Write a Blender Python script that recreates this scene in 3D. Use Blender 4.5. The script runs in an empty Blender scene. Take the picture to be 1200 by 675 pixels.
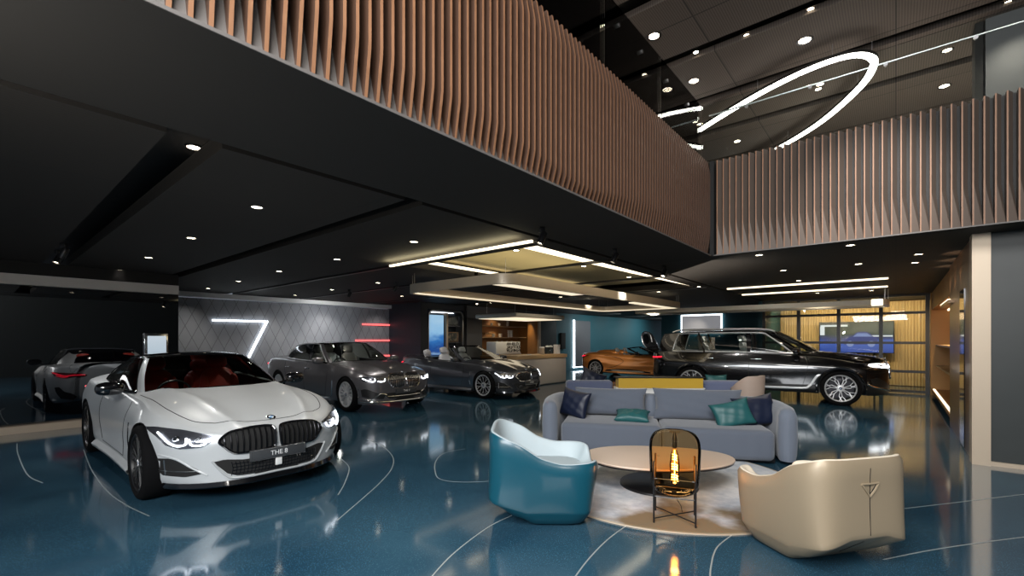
import bpy, bmesh, math, random
from mathutils import Vector, Matrix
from mathutils.bvhtree import BVHTree
random.seed(4)
PI = math.pi
scn = bpy.context.scene
COL = scn.collection
# ------------------------------------------------------------------ camera
FPX, HX, HY, EYE = 535.0, 600.0, 398.0, 1.5
YAW = math.atan2(450, 535)
RX, RY = math.cos(YAW), math.sin(YAW)       # camera right in room axes
DX, DY = -math.sin(YAW), math.cos(YAW)      # camera forward in room axes
cam = bpy.data.cameras.new('camera')
cam.sensor_width = 36.0
cam.lens = FPX / 1200 * 36
cam.shift_y = (HY - 337.5) / 1200
cam.clip_start = 0.05
camo = bpy.data.objects.new('camera', cam)
COL.objects.link(camo)
camo.location = (0, 0, EYE)
camo.rotation_euler = (PI / 2, 0, YAW)
scn.camera = camo
# ------------------------------------------------------------------ view
vs = scn.view_settings
vs.view_transform = 'Standard'
vs.look = 'None'
vs.exposure = 0.0
vs.gamma = 1.0
vs.use_curve_mapping = False
scn.cycles.use_denoising = True
scn.cycles.max_bounces = 10
scn.cycles.transparent_max_bounces = 16
scn.cycles.sample_clamp_indirect = 4.0
scn.cycles.caustics_reflective = False
scn.cycles.caustics_refractive = False
# ------------------------------------------------------------------ world and large lights
world = bpy.data.worlds.new('world')
scn.world = world
world.use_nodes = True
world.node_tree.nodes['Background'].inputs[0].default_value = (0.75, 0.85, 1.0, 1)
world.node_tree.nodes['Background'].inputs[1].default_value = 0.25


def area(loc, target, sx, sy, power, col=(1, 1, 1), spread=180):
    l = bpy.data.lights.new('area_light', 'AREA')
    l.shape = 'RECTANGLE'
    l.size, l.size_y = sx, sy
    l.energy = power
    l.color = col
    l.spread = math.radians(spread)
    o = bpy.data.objects.new('area_light', l)
    COL.objects.link(o)
    o.location = loc
    d = Vector(target) - Vector(loc)
    o.rotation_euler = d.to_track_quat('-Z', 'Y').to_euler()
    return o


def spot(loc, target, power, angle=60, blend=0.6, col=(1, 0.9, 0.75), rad=0.03):
    l = bpy.data.lights.new('spot_light', 'SPOT')
    l.energy = power
    l.color = col
    l.spot_size = math.radians(angle)
    l.spot_blend = blend
    l.shadow_soft_size = rad
    o = bpy.data.objects.new('spot_light', l)
    COL.objects.link(o)
    o.location = loc
    d = Vector(target) - Vector(loc)
    o.rotation_euler = d.to_track_quat('-Z', 'Y').to_euler()
    return o


# unseen area lights added as fill, above and behind the viewer
area((0.6, -0.9, 6.2), (0.3, 3.6, 0), 3.5, 3.5, 850, (1, 0.98, 0.95))
area((-1.0, -2.6, 3.4), (-5.5, 2.6, 0.4), 3.5, 1.6, 420, (0.94, 0.97, 1.0))
area((3.4, -2.6, 3.6), (0.6, 8.5, 2.9), 2.0, 1.2, 170, (1, 0.95, 0.9))
# hidden area lights added behind the fins to brighten the upper ceiling
area((-5.0, 7.0, 4.35), (-4.0, 8.0, 6.5), 3, 8, 115, (1, .86, .72))
area((0.5, 11.5, 4.35), (0.5, 11.5, 6.5), 6, 3, 120, (1, .86, .72))


# ------------------------------------------------------------------ helpers
def W(xc, z):
    return (RX * xc + DX * z, RY * xc + DY * z)


def at_floor(px, py, z=0.0):
    d = (EYE - z) * FPX / (py - HY)
    return W((px - HX) / FPX * d, d)


def at_x(px, py, x0):
    a = (px - HX) / FPX
    d = x0 / (RX * a + DX)
    p = W(a * d, d)
    return (p[0], p[1], EYE - (py - HY) / FPX * d)


def at_y(px, py, y0):
    a = (px - HX) / FPX
    d = y0 / (RY * a + DY)
    p = W(a * d, d)
    return (p[0], p[1], EYE - (py - HY) / FPX * d)


def mat(name, col, rough=0.5, metal=0.0, coat=0.0, emit=None, es=1.0, ior=1.5, spec=None, noise=None, bump=None, sheen=0):
    m = bpy.data.materials.new(name)
    m.use_nodes = True
    nt = m.node_tree
    b = nt.nodes['Principled BSDF']
    b.inputs['Base Color'].default_value = (*col, 1)
    b.inputs['Roughness'].default_value = rough
    b.inputs['Metallic'].default_value = metal
    b.inputs['Coat Weight'].default_value = coat
    b.inputs['Coat Roughness'].default_value = 0.04
    b.inputs['IOR'].default_value = ior
    b.inputs['Sheen Weight'].default_value = sheen
    if emit:
        b.inputs['Emission Color'].default_value = (*emit, 1)
        b.inputs['Emission Strength'].default_value = es
    if noise:
        c2, scale, detail, lo, hi = noise
        tc = nt.nodes.new('ShaderNodeTexCoord')
        n = nt.nodes.new('ShaderNodeTexNoise')
        n.inputs['Scale'].default_value = scale
        n.inputs['Detail'].default_value = detail
        nt.links.new(tc.outputs['Object'], n.inputs['Vector'])
        r = nt.nodes.new('ShaderNodeValToRGB')
        r.color_ramp.elements[0].position = lo
        r.color_ramp.elements[1].position = hi
        r.color_ramp.elements[0].color = (*col, 1)
        r.color_ramp.elements[1].color = (*c2, 1)
        nt.links.new(n.outputs['Fac'], r.inputs[0])
        nt.links.new(r.outputs[0], b.inputs['Base Color'])
    if bump:
        scale, strength = bump
        tc = nt.nodes.new('ShaderNodeTexCoord')
        n = nt.nodes.new('ShaderNodeTexNoise')
        n.inputs['Scale'].default_value = scale
        nt.links.new(tc.outputs['Object'], n.inputs['Vector'])
        bp = nt.nodes.new('ShaderNodeBump')
        bp.inputs['Strength'].default_value = strength
        bp.inputs['Distance'].default_value = 0.01
        nt.links.new(n.outputs['Fac'], bp.inputs['Height'])
        nt.links.new(bp.outputs[0], b.inputs['Normal'])
    return m


def glass(name, tint, ior=1.45, rough=0.0):
    m = bpy.data.materials.new(name)
    m.use_nodes = True
    nt = m.node_tree
    nt.nodes.remove(nt.nodes['Principled BSDF'])
    out = nt.nodes['Material Output']
    f = nt.nodes.new('ShaderNodeFresnel')
    f.inputs[0].default_value = ior
    t = nt.nodes.new('ShaderNodeBsdfTransparent')
    t.inputs[0].default_value = (*tint, 1)
    g = nt.nodes.new('ShaderNodeBsdfGlossy')
    g.inputs['Roughness'].default_value = rough
    mx = nt.nodes.new('ShaderNodeMixShader')
    nt.links.new(f.outputs[0], mx.inputs[0])
    nt.links.new(t.outputs[0], mx.inputs[1])
    nt.links.new(g.outputs[0], mx.inputs[2])
    nt.links.new(mx.outputs[0], out.inputs['Surface'])
    return m


M = {}
M['black'] = mat('black_plastic', (0.008, 0.008, 0.009), 0.35)
M['gloss_black'] = mat('gloss_black', (0.004, 0.004, 0.005), 0.08, coat=1)
M['matte_black'] = mat('matte_black', (0.006, 0.006, 0.006), 0.8)
M['rubber'] = mat('rubber', (0.005, 0.005, 0.0055), 0.9, ior=1.2)
M['chrome'] = mat('chrome', (0.85, 0.86, 0.88), 0.12, 1)
M['satin'] = mat('satin_metal', (0.6, 0.6, 0.62), 0.3, 1)
M['alloy'] = mat('alloy_wheel', (0.62, 0.63, 0.65), 0.35, .45)
M['dark_metal'] = mat('dark_metal', (0.05, 0.05, 0.055), 0.3, 1)
M['brass'] = mat('brushed_brass', (0.62, 0.47, 0.33), 0.38, 0.85)
M['pale_brass'] = mat('pale_brass', (0.50, 0.41, 0.31), 0.45, 0.35)
M['bronze'] = mat('bronze', (0.16, 0.095, 0.05), 0.3, 0.5)
M['white'] = mat('white_lacquer', (0.8, 0.8, 0.78), 0.4)
M['white_light'] = mat('white_light', (1, 1, 1), 0.5, emit=(1, 0.97, 0.9), es=9)
M['cool_light'] = mat('cool_light', (1, 1, 1), 0.5, emit=(0.85, 0.93, 1.0), es=5)
M['drl'] = mat('headlight_glow', (1, 1, 1), 0.5, emit=(0.93, 0.97, 1.0), es=5)
M['lens'] = mat('downlight_lens', (1, 1, 1), 0.5, emit=(1, 0.86, 0.64), es=14)
M['warm_light'] = mat('warm_light', (1, 1, 1), 0.5, emit=(1, 0.84, 0.58), es=2.2)
M['red_light'] = mat('red_neon', (0.8, 0.02, 0.02), 0.5, emit=(1, 0.13, 0.13), es=1.9)
M['tail'] = mat('tail_light', (0.4, 0.0, 0.01), 0.2, emit=(1, 0.02, 0.05), es=1.4)
M['tail_dark'] = mat('tail_lens', (0.12, 0.002, 0.004), 0.1, coat=1)
M['cabin'] = mat('cabin_dark', (0.012, 0.011, 0.011), 0.7)
M['red_leather'] = mat('red_leather', (0.60, 0.045, 0.022), 0.45)
M['white_leather'] = mat('white_leather', (0.72, 0.72, 0.74), 0.45)
M['tan_leather'] = mat('cream_leather', (0.26, 0.245, 0.22), 0.5)
M['bright_trim'] = mat('bright_trim', (0.80, 0.81, 0.82), 0.25, .55)
M['windscreen'] = glass('windscreen_glass', (0.85, 0.9, 0.88), 1.35)
M['side_glass'] = glass('side_glass', (0.55, 0.62, 0.62), 1.5)
M['dark_glass'] = glass('privacy_glass', (0.10, 0.12, 0.14), 1.5)
M['clear'] = glass('clear_glass', (0.93, 0.96, 0.94), 1.35)
M['lamp_glass'] = glass('headlight_glass', (0.85, 0.87, 0.9), 1.5)
M['head_in'] = mat('headlight_housing', (0.22, 0.22, 0.24), 0.2, 0.8)
M['roundel_blue'] = mat('badge_blue', (0.03, 0.20, 0.50), 0.3)
M['plate'] = mat('plate_grey', (0.045, 0.048, 0.052), 0.45)
M['letters'] = mat('plate_letters', (0.8, 0.8, 0.8), 0.4)


def link(o, parent=None):
    COL.objects.link(o)
    if parent is not None:
        o.parent = parent
    return o


def mobj(name, verts, faces, ms, parent=None, mi=None, smooth=True, sharp=35, merge=0):
    me = bpy.data.meshes.new(name)
    me.from_pydata([tuple(v) for v in verts], [], faces)
    if not isinstance(ms, (list, tuple)):
        ms = [ms]
    for m in ms:
        me.materials.append(M[m] if isinstance(m, str) else m)
    if mi:
        for p, i in zip(me.polygons, mi):
            p.material_index = i
    bm = bmesh.new()
    bm.from_mesh(me)
    if merge:
        bmesh.ops.remove_doubles(bm, verts=bm.verts, dist=merge)
    bmesh.ops.recalc_face_normals(bm, faces=bm.faces)
    bm.to_mesh(me)
    bm.free()
    if smooth:
        me.polygons.foreach_set('use_smooth', [True] * len(me.polygons))
        me.set_sharp_from_angle(angle=math.radians(sharp))
    me.update()
    o = bpy.data.objects.new(name, me)
    return link(o, parent)


class G:
    """collects geometry of one mesh"""
    def __init__(s):
        s.v, s.f, s.m = [], [], []

    def add(s, vs_, fs_, mi=0, mx=None):
        b = len(s.v)
        s.v += [tuple(mx @ Vector(v)) if mx is not None else tuple(v) for v in vs_]
        s.f += [tuple(i + b for i in f) for f in fs_]
        s.m += [mi] * len(fs_)

    def box(s, x0, x1, y0, y1, z0, z1, mi=0, mx=None):
        s.add([(x0, y0, z0), (x1, y0, z0), (x1, y1, z0), (x0, y1, z0), (x0, y0, z1), (x1, y0, z1), (x1, y1, z1), (x0, y1, z1)],
              [(0, 3, 2, 1), (4, 5, 6, 7), (0, 1, 5, 4), (1, 2, 6, 5), (2, 3, 7, 6), (3, 0, 4, 7)], mi, mx)

    def rbox(s, x0, x1, y0, y1, z0, z1, r=0.02, seg=3, mi=0, mx=None):
        bm = bmesh.new()
        bmesh.ops.create_cube(bm, size=1)
        for v in bm.verts:
            v.co = Vector(((x0 + x1) / 2 + v.co.x * (x1 - x0), (y0 + y1) / 2 + v.co.y * (y1 - y0), (z0 + z1) / 2 + v.co.z * (z1 - z0)))
        r = min(r, (x1 - x0) * .49, (y1 - y0) * .49, (z1 - z0) * .49)
        bmesh.ops.bevel(bm, geom=list(bm.edges), offset=r, segments=seg, profile=0.5, affect='EDGES')
        bm.verts.index_update()
        s.add([v.co.copy() for v in bm.verts], [[v.index for v in f.verts] for f in bm.faces], mi, mx)
        bm.free()

    def tube(s, pts, r, n=8, mi=0, closed=False, mx=None, caps=True):
        P = [Vector(p) for p in pts]
        k = len(P)
        vs_, fs_ = [], []
        up = Vector((0, 0, 1))
        prev = None
        for i in range(k):
            if closed:
                t = P[(i + 1) % k] - P[i - 1]
            else:
                t = P[min(i + 1, k - 1)] - P[max(i - 1, 0)]
            if t.length < 1e-9:
                t = Vector((1, 0, 0))
            t.normalize()
            if prev is None:
                a = t.cross(up)
                if a.length < 0.1:
                    a = t.cross(Vector((1, 0, 0)))
            else:
                a = prev - t * prev.dot(t)
                if a.length < 1e-6:
                    a = t.cross(up)
            a.normalize()
            prev = a
            b = t.cross(a)
            rr = r[i] if isinstance(r, (list, tuple)) else r
            for j in range(n):
                w = 2 * PI * j / n
                vs_.append(P[i] + a * math.cos(w) * rr + b * math.sin(w) * rr)
        m = k if closed else k - 1
        for i in range(m):
            for j in range(n):
                fs_.append((i * n + j, i * n + (j + 1) % n, ((i + 1) % k) * n + (j + 1) % n, ((i + 1) % k) * n + j))
        if caps and not closed:
            fs_.append(tuple(range(n))[::-1])
            fs_.append(tuple((k - 1) * n + j for j in range(n)))
        s.add(vs_, fs_, mi, mx)

    def lathe(s, prof, n=32, mi=0, mx=None, axis='z'):
        vs_, fs_ = [], []
        for (r, h) in prof:
            for j in range(n):
                w = 2 * PI * j / n
                if axis == 'z':
                    vs_.append((r * math.cos(w), r * math.sin(w), h))
                else:
                    vs_.append((r * math.cos(w), h, r * math.sin(w)))
        for i in range(len(prof) - 1):
            for j in range(n):
                fs_.append((i * n + j, i * n + (j + 1) % n, (i + 1) * n + (j + 1) % n, (i + 1) * n + j))
        s.add(vs_, fs_, mi, mx)

    def prism(s, poly, axis, a0, a1, mi=0, mx=None):
        def P(u, v, a):
            return (a, u, v) if axis == 'x' else ((u, a, v) if axis == 'y' else (u, v, a))
        n = len(poly)
        vs_ = [P(u, v, a0) for u, v in poly] + [P(u, v, a1) for u, v in poly]
        fs_ = [tuple(range(n))[::-1], tuple(range(n, 2 * n))] + [(i, (i + 1) % n, n + (i + 1) % n, n + i) for i in range(n)]
        s.add(vs_, fs_, mi, mx)

    def grid(s, rows, mi=0, closed_u=False, mx=None):
        h, w = len(rows), len(rows[0])
        vs_ = [p for r in rows for p in r]
        fs_ = []
        for i in range(h - 1):
            for j in range(w if closed_u else w - 1):
                fs_.append((i * w + j, i * w + (j + 1) % w, (i + 1) * w + (j + 1) % w, (i + 1) * w + j))
        s.add(vs_, fs_, mi, mx)

    def build(s, name, ms, parent=None, smooth=True, sharp=35, merge=0):
        return mobj(name, s.v, s.f, ms, parent, s.m, smooth, sharp, merge)


def tag(o, label=None, cat=None, group=None, kind=None):
    if label:
        o['label'] = label
    if cat:
        o['category'] = cat
    if group:
        o['group'] = group
    if kind:
        o['kind'] = kind
    return o


def thing(name, label, cat, loc=(0, 0, 0), rz=0.0, group=None):
    o = bpy.data.objects.new(name, None)
    o.empty_display_size = 0.1
    link(o)
    o.location = loc
    o.rotation_euler = (0, 0, rz)
    return tag(o, label, cat, group)


def struct(o):
    o['kind'] = 'structure'
    return o


def copy_tree(o, parent=None):
    c = o.copy()
    COL.objects.link(c)
    c.parent = parent
    for ch in list(o.children):
        copy_tree(ch, c)
    return c


def sbox(name, x0, x1, y0, y1, z0, z1, m):
    g = G()
    g.box(x0, x1, y0, y1, z0, z1)
    return struct(g.build(name, m, smooth=False))


def curve(pts):
    """monotone cubic through (x, y) keys"""
    pts = sorted(pts)
    xs = [p[0] for p in pts]
    ys = [p[1] for p in pts]
    n = len(xs)
    d = [(ys[i + 1] - ys[i]) / (xs[i + 1] - xs[i]) for i in range(n - 1)]
    m = [d[0]] + [0 if d[i - 1] * d[i] <= 0 else 2 * d[i - 1] * d[i] / (d[i - 1] + d[i]) for i in range(1, n - 1)] + [d[-1]]

    def f(x):
        if x <= xs[0]:
            return ys[0]
        if x >= xs[-1]:
            return ys[-1]
        i = 0
        while x > xs[i + 1]:
            i += 1
        h = xs[i + 1] - xs[i]
        t = (x - xs[i]) / h
        return (ys[i] * (1 + 2 * t) * (1 - t) ** 2 + m[i] * h * t * (1 - t) ** 2 + ys[i + 1] * t * t * (3 - 2 * t) + m[i + 1] * h * t * t * (t - 1))
    return f


def catmull(P, t):
    """P list of tuples, t in 0..len-1"""
    n = len(P)
    i = min(int(t), n - 2)
    u = t - i
    p0, p1, p2, p3 = P[max(i - 1, 0)], P[i], P[i + 1], P[min(i + 2, n - 1)]
    return tuple(0.5 * (2 * b + (c - a) * u + (2 * a - 5 * b + 4 * c - d) * u * u + (3 * b - a - 3 * c + d) * u ** 3) for a, b, c, d in zip(p0, p1, p2, p3))


def smooth_path(P, k=6, closed=False):
    if closed:
        Q = [P[-1]] + list(P) + [P[0], P[1]]
        return [catmull(Q, 1 + i / k) for i in range(len(P) * k)]
    return [catmull(P, i / k) for i in range((len(P) - 1) * k + 1)]


# ================================================================== ROOM
def floor_material():
    m = bpy.data.materials.new('blue_terrazzo')
    m.use_nodes = True
    nt = m.node_tree
    b = nt.nodes['Principled BSDF']
    tc = nt.nodes.new('ShaderNodeTexCoord')
    n1 = nt.nodes.new('ShaderNodeTexNoise')
    n1.inputs['Scale'].default_value = 0.8
    n1.inputs['Detail'].default_value = 5
    nt.links.new(tc.outputs['Object'], n1.inputs['Vector'])
    r1 = nt.nodes.new('ShaderNodeValToRGB')
    r1.color_ramp.elements[0].position = 0.3
    r1.color_ramp.elements[1].position = 0.75
    r1.color_ramp.elements[0].color = (0.010, 0.038, 0.068, 1)
    r1.color_ramp.elements[1].color = (0.034, 0.088, 0.130, 1)
    nt.links.new(n1.outputs['Fac'], r1.inputs[0])
    v = nt.nodes.new('ShaderNodeTexVoronoi')
    v.inputs['Scale'].default_value = 110
    nt.links.new(tc.outputs['Object'], v.inputs['Vector'])
    r2 = nt.nodes.new('ShaderNodeValToRGB')
    r2.color_ramp.elements[0].position = 0.10
    r2.color_ramp.elements[0].color = (1, 1, 1, 1)
    r2.color_ramp.elements[1].position = 0.24
    r2.color_ramp.elements[1].color = (0, 0, 0, 1)
    nt.links.new(v.outputs['Distance'], r2.inputs[0])
    mx = nt.nodes.new('ShaderNodeMix')
    mx.data_type = 'RGBA'
    nt.links.new(r2.outputs[0], mx.inputs[0])
    nt.links.new(r1.outputs[0], mx.inputs[6])
    mx.inputs[7].default_value = (0.10, 0.22, 0.28, 1)
    nt.links.new(mx.outputs[2], b.inputs['Base Color'])
    b.inputs['Roughness'].default_value = 0.09
    b.inputs['IOR'].default_value = 1.75
    n3 = nt.nodes.new('ShaderNodeTexNoise')
    n3.inputs['Scale'].default_value = 2.2
    nt.links.new(tc.outputs['Object'], n3.inputs['Vector'])
    bp = nt.nodes.new('ShaderNodeBump')
    bp.inputs['Strength'].default_value = 0.015
    bp.inputs['Distance'].default_value = 0.01
    nt.links.new(n3.outputs['Fac'], bp.inputs['Height'])
    nt.links.new(bp.outputs[0], b.inputs['Normal'])
    return m


M['floor'] = floor_material()
sbox('floor', -15.5, 7, -4, 31, -0.1, 0.0, 'floor')


def perforated(name, col, col2):
    """dark panel with fine perforated ribbing"""
    m = mat(name, col, 0.75)
    nt = m.node_tree
    b = nt.nodes['Principled BSDF']
    tc = nt.nodes.new('ShaderNodeTexCoord')
    w = nt.nodes.new('ShaderNodeTexWave')
    w.inputs['Scale'].default_value = 9
    w.bands_direction = 'X'
    nt.links.new(tc.outputs['Object'], w.inputs['Vector'])
    br = nt.nodes.new('ShaderNodeTexBrick')
    br.inputs['Scale'].default_value = 1.0
    br.inputs['Brick Width'].default_value = 2.4
    br.inputs['Row Height'].default_value = 2.4
    br.inputs['Mortar Size'].default_value = 0.012
    br.offset = 0
    br.inputs['Color1'].default_value = (1, 1, 1, 1)
    br.inputs['Color2'].default_value = (0.8, 0.8, 0.8, 1)
    br.inputs['Mortar'].default_value = (0.25, 0.25, 0.25, 1)
    nt.links.new(tc.outputs['Object'], br.inputs['Vector'])
    mx = nt.nodes.new('ShaderNodeMix')
    mx.data_type = 'RGBA'
    nt.links.new(w.outputs['Fac'], mx.inputs[0])
    mx.inputs[6].default_value = (*col, 1)
    mx.inputs[7].default_value = (*col2, 1)
    ml = nt.nodes.new('ShaderNodeMix')
    ml.data_type = 'RGBA'
    ml.blend_type = 'MULTIPLY'
    ml.inputs[0].default_value = 1
    nt.links.new(mx.outputs[2], ml.inputs[6])
    nt.links.new(br.outputs['Color'], ml.inputs[7])
    nt.links.new(ml.outputs[2], b.inputs['Base Color'])
    return m


M['ceiling'] = perforated('dark_ceiling', (0.006, 0.004, 0.002), (0.012, 0.0085, 0.0045))
M['ceiling_up'] = perforated('brown_ceiling', (0.055, 0.042, 0.034), (0.10, 0.08, 0.066))
M['soffit'] = mat('soffit', (0.007, 0.0052, 0.0032), 0.8)
M['cove'] = mat('cove_paint', (0.34, 0.29, 0.17), 0.8)
M['black_wall'] = mat('black_mirror_glass', (0.002, 0.002, 0.003), 0.02, ior=2.3)
M['navy'] = mat('navy_wall', (0.014, 0.020, 0.030), 0.5)
M['grey_wall'] = mat('grey_wall', (0.09, 0.092, 0.10), 0.6)
M['teal_wall'] = mat('teal_wall', (0.015, 0.085, 0.11), 0.6)
M['charcoal'] = mat('charcoal_panel', (0.020, 0.026, 0.028), 0.5)

HC = 2.77
SLOT = [(0.78, 1.08), (2.55, 2.75), (4.62, 4.78), (6.55, 6.66), (8.9, 9.0), (11.4, 11.5)]
RC = (-6.5, -3.72, 4.95, 11.2)       # recess in the low ceiling
g = G()
ys = [-4.0] + [v for s in SLOT for v in s] + [31.0]
bands = [(ys[i], ys[i + 1]) for i in range(0, len(ys), 2)]
for (a, b) in bands:
    cuts = sorted({a, b} | {c for c in (RC[2], RC[3]) if a < c < b})
    for c0, c1 in zip(cuts, cuts[1:]):
        if c0 >= RC[2] - .2 and c1 <= RC[3] + .01 and c0 < RC[3] and c1 > RC[2]:
            g.box(-14.3, RC[0], c0, c1, HC, HC + .12)
            g.box(RC[1], -3.42, c0, c1, HC, HC + .12)
        else:
            g.box(-14.3, -3.42, c0, c1, HC, HC + .12)
g.box(-3.34, 7, 7.40, 31, HC, HC + .12)
struct(g.build('ceiling', 'ceiling', smooth=False))
sbox('ceiling', -14.3, -2.3, -4, 31, HC + .30, HC + .36, 'matte_black')
sbox('ceiling', -2.3, 7, 7.5, 31, HC + .30, HC + .36, 'matte_black')
sbox('ceiling', -3.34, -2.30, -4, 7.40, HC, HC + .12, 'soffit')
sbox('ceiling', -2.30, -2.145, -4, 7.245, HC - .004, HC + .004, 'soffit')
sbox('ceiling', -2.30, 7, 7.245, 7.40, HC - .004, HC + .004, 'soffit')
# lit recess: a raised olive panel washed by strips along its rim
g = G()
g.box(RC[0] - .1, RC[1] + .1, RC[2], RC[3], HC + .21, HC + .23)
struct(g.build('ceiling', 'cove', smooth=False))
# upper hall
HU = 6.5
g = G()
US = [(6.25, 6.6), (8.0, 8.3), (9.75, 10.0), (11.35, 11.6), (13.3, 13.5)]
ys = [-4.0] + [v for s in US for v in s] + [20.0]
for i in range(0, len(ys), 2):
    g.box(-12, 8, ys[i], ys[i + 1], HU, HU + .1)
struct(g.build('ceiling', 'ceiling_up', smooth=False))
sbox('ceiling', -12, 8, -4, 20, HU + .3, HU + .35, 'matte_black')
sbox('wall_upper', -12, 8, 19.2, 19.3, 4.2, HU, 'charcoal')
sbox('wall_upper', -11.1, -11.0, -4, 19.2, 4.2, HU, 'charcoal')
# slabs of the gallery behind the slats
sbox('wall_gallery', -11, -2.34, -4, 19.2, 4.08, 4.18, 'matte_black')
sbox('wall_gallery', -2.34, 7, 7.42, 19.2, 4.08, 4.18, 'matte_black')

# walls
sbox('wall_left', -11.05, -10.85, -4, 2.66, 0.12, 2.38, 'black_wall')
M['band'] = mat('band_paint', (0.62, 0.56, 0.50), .6)
sbox('wall_left', -11.05, -10.82, -4, 2.66, 2.39, 2.56, 'band')
sbox('wall_left', -11.05, -10.83, -4, 2.66, 2.56, HC, 'soffit')
sbox('wall_left', -14.3, -10.86, 2.5, 2.66, 0.0, HC, 'charcoal')
sbox('baseboard_left', -11.05, -10.70, -4, 2.70, 0.0, 0.12, 'pale_brass')


def diamond_material():
    m = mat('diamond_cladding', (0.23, 0.24, 0.26), 0.55)
    nt = m.node_tree
    b = nt.nodes['Principled BSDF']
    tc = nt.nodes.new('ShaderNodeTexCoord')
    sp = nt.nodes.new('ShaderNodeSeparateXYZ')
    nt.links.new(tc.outputs['Object'], sp.inputs[0])

    def math_(op, a, b_=None, c=None):
        n = nt.nodes.new('ShaderNodeMath')
        n.operation = op
        for i, q in enumerate((a, b_, c)):
            if q is None:
                continue
            if isinstance(q, (int, float)):
                n.inputs[i].default_value = q
            else:
                nt.links.new(q, n.inputs[i])
        return n.outputs[0]
    u = math_('MULTIPLY', sp.outputs['Y'], 1 / 0.30)
    v = math_('MULTIPLY', sp.outputs['Z'], 1 / 0.62)
    outs = []
    for sgn in (1, -1):
        s_ = math_('ADD', u, math_('MULTIPLY', v, sgn))
        fr = math_('FRACT', s_)
        d = math_('ABSOLUTE', math_('SUBTRACT', fr, 0.5))
        outs.append(math_('GREATER_THAN', d, 0.48))
    ln = math_('MAXIMUM', outs[0], outs[1])
    cell = nt.nodes.new('ShaderNodeTexNoise')
    cell.inputs['Scale'].default_value = 2.0
    nt.links.new(tc.outputs['Object'], cell.inputs['Vector'])
    r = nt.nodes.new('ShaderNodeValToRGB')
    r.color_ramp.elements[0].color = (0.17, 0.18, 0.20, 1)
    r.color_ramp.elements[1].color = (0.27, 0.275, 0.29, 1)
    nt.links.new(cell.outputs['Fac'], r.inputs[0])
    mx = nt.nodes.new('ShaderNodeMix')
    mx.data_type = 'RGBA'
    nt.links.new(ln, mx.inputs[0])
    nt.links.new(r.outputs[0], mx.inputs[6])
    mx.inputs[7].default_value = (0.085, 0.088, 0.095, 1)
    nt.links.new(mx.outputs[2], b.inputs['Base Color'])
    bp = nt.nodes.new('ShaderNodeBump')
    bp.invert = True
    bp.inputs['Strength'].default_value = 0.6
    bp.inputs['Distance'].default_value = 0.01
    nt.links.new(ln, bp.inputs['Height'])
    nt.links.new(bp.outputs[0], b.inputs['Normal'])
    return m


M['diamond'] = diamond_material()
sbox('wall_diamond', -14.25, -14.1, 2.6, 11.6, 0, 2.60, 'diamond')
sbox('trim_1', -14.25, -13.95, 2.66, 11.45, 2.62, 2.74, 'white')
sbox('trim_2', -14.1, -14.04, 11.35, 11.42, 0, 2.6, 'pale_brass')

PX = -12.3
yA = at_x(493, 400, PX)[1]
yB = at_x(547, 400, PX)[1]
yN0 = at_x(565, 400, PX)[1]
yN1 = at_x(632, 400, PX)[1]
y652 = at_x(652, 400, PX)[1]
# portal pillar with a lit niche
pz = lambda px, py: at_x(px, py, PX)
n0, n1 = pz(501, 362)[1], pz(543, 362)[1]
ntop = 2.56
g = G()
g.box(PX - 1.9, PX, yA, n0, 0, HC)
g.box(PX - .5, PX, n1, yB - .15, 0, HC)
g.box(PX - .5, PX, n0, n1, ntop, HC)
g.box(PX - .5, PX - .4, n0, n1, 0, ntop)
struct(g.build('wall_portal', 'navy', smooth=False))
sbox('wall_portal', PX - .5, PX - .06, yB - .15, yB, 0, HC, 'matte_black')
sbox('wall_bar', PX - .7, PX, yB, yN0, 0, HC, 'grey_wall')
g = G()
g.box(PX - .7, PX, yN0, yN1, 2.42, HC)
struct(g.build('wall_bar', 'grey_wall', smooth=False))
M['oak'] = mat('amber_wood', (0.36, 0.17, 0.05), 0.45, noise=((0.27, 0.12, 0.035), 3, 6, 0.3, 0.7))
yP = at_x(604, 400, PX)[1]
sbox('wall_bar', PX - .7, PX - .6, yN0, yN1, 0, 2.42, 'oak')
sbox('wall_bar', PX - .6, PX - .05, yP + .9, yN1 - .1, 0, 2.42, 'oak')
sbox('trim_3', PX - .6, PX + .03, yN1 - .1, yN1 + .08, 0, 2.42, 'pale_brass')
sbox('wall_bar', PX - .7, PX, yN1, y652, 0, HC, 'charcoal')
sbox('wall_far', PX - .2, PX, y652, 31, 0, HC, 'teal_wall')
sbox('wall_far', -9.07, -3.3, 22.5, 22.7, 0, HC, 'teal_wall')
sbox('wall_far', -9.07, -8.9, 22.7, 31, 0, HC, 'teal_wall')
sbox('wall_far', -3.5, -3.3, 16.9, 22.6, 0, HC, 'teal_wall')
# right side
M['oak_lit_panel'] = mat('oak_lit_panel', (0.50, 0.27, 0.09), .5)  # lighter oak, the warm niche light is put into its colour
XR = 0.72
YG = 16.85
sbox('wall_right', XR, XR + .2, 8.0, at_x(1113, 400, XR)[1], 0, HC, 'bronze')
sbox('wall_right', XR + .6, XR + .7, 10.5, 18, 0, HC, 'oak')
sbox('wall_right', XR, XR + .6, YG - .1, YG + .1, 0, HC, 'oak_lit_panel')
sbox('trim_4', XR - .02, XR + .14, 7.78, 8.02, 0, HC + .1, 'pale_brass')
M['panel_grey'] = mat('grey_green_panel', (0.018, 0.023, 0.023), 0.45, noise=((0.026, 0.032, 0.032), 1.5, 3, 0.3, 0.7))
sbox('wall_right', XR + .14, 5, 7.85, 8.0, 0.05, HC + .2, 'panel_grey')
sbox('baseboard_right', XR + .14, 5, 7.82, 7.9, 0.0, 0.05, 'pale_brass')
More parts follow.
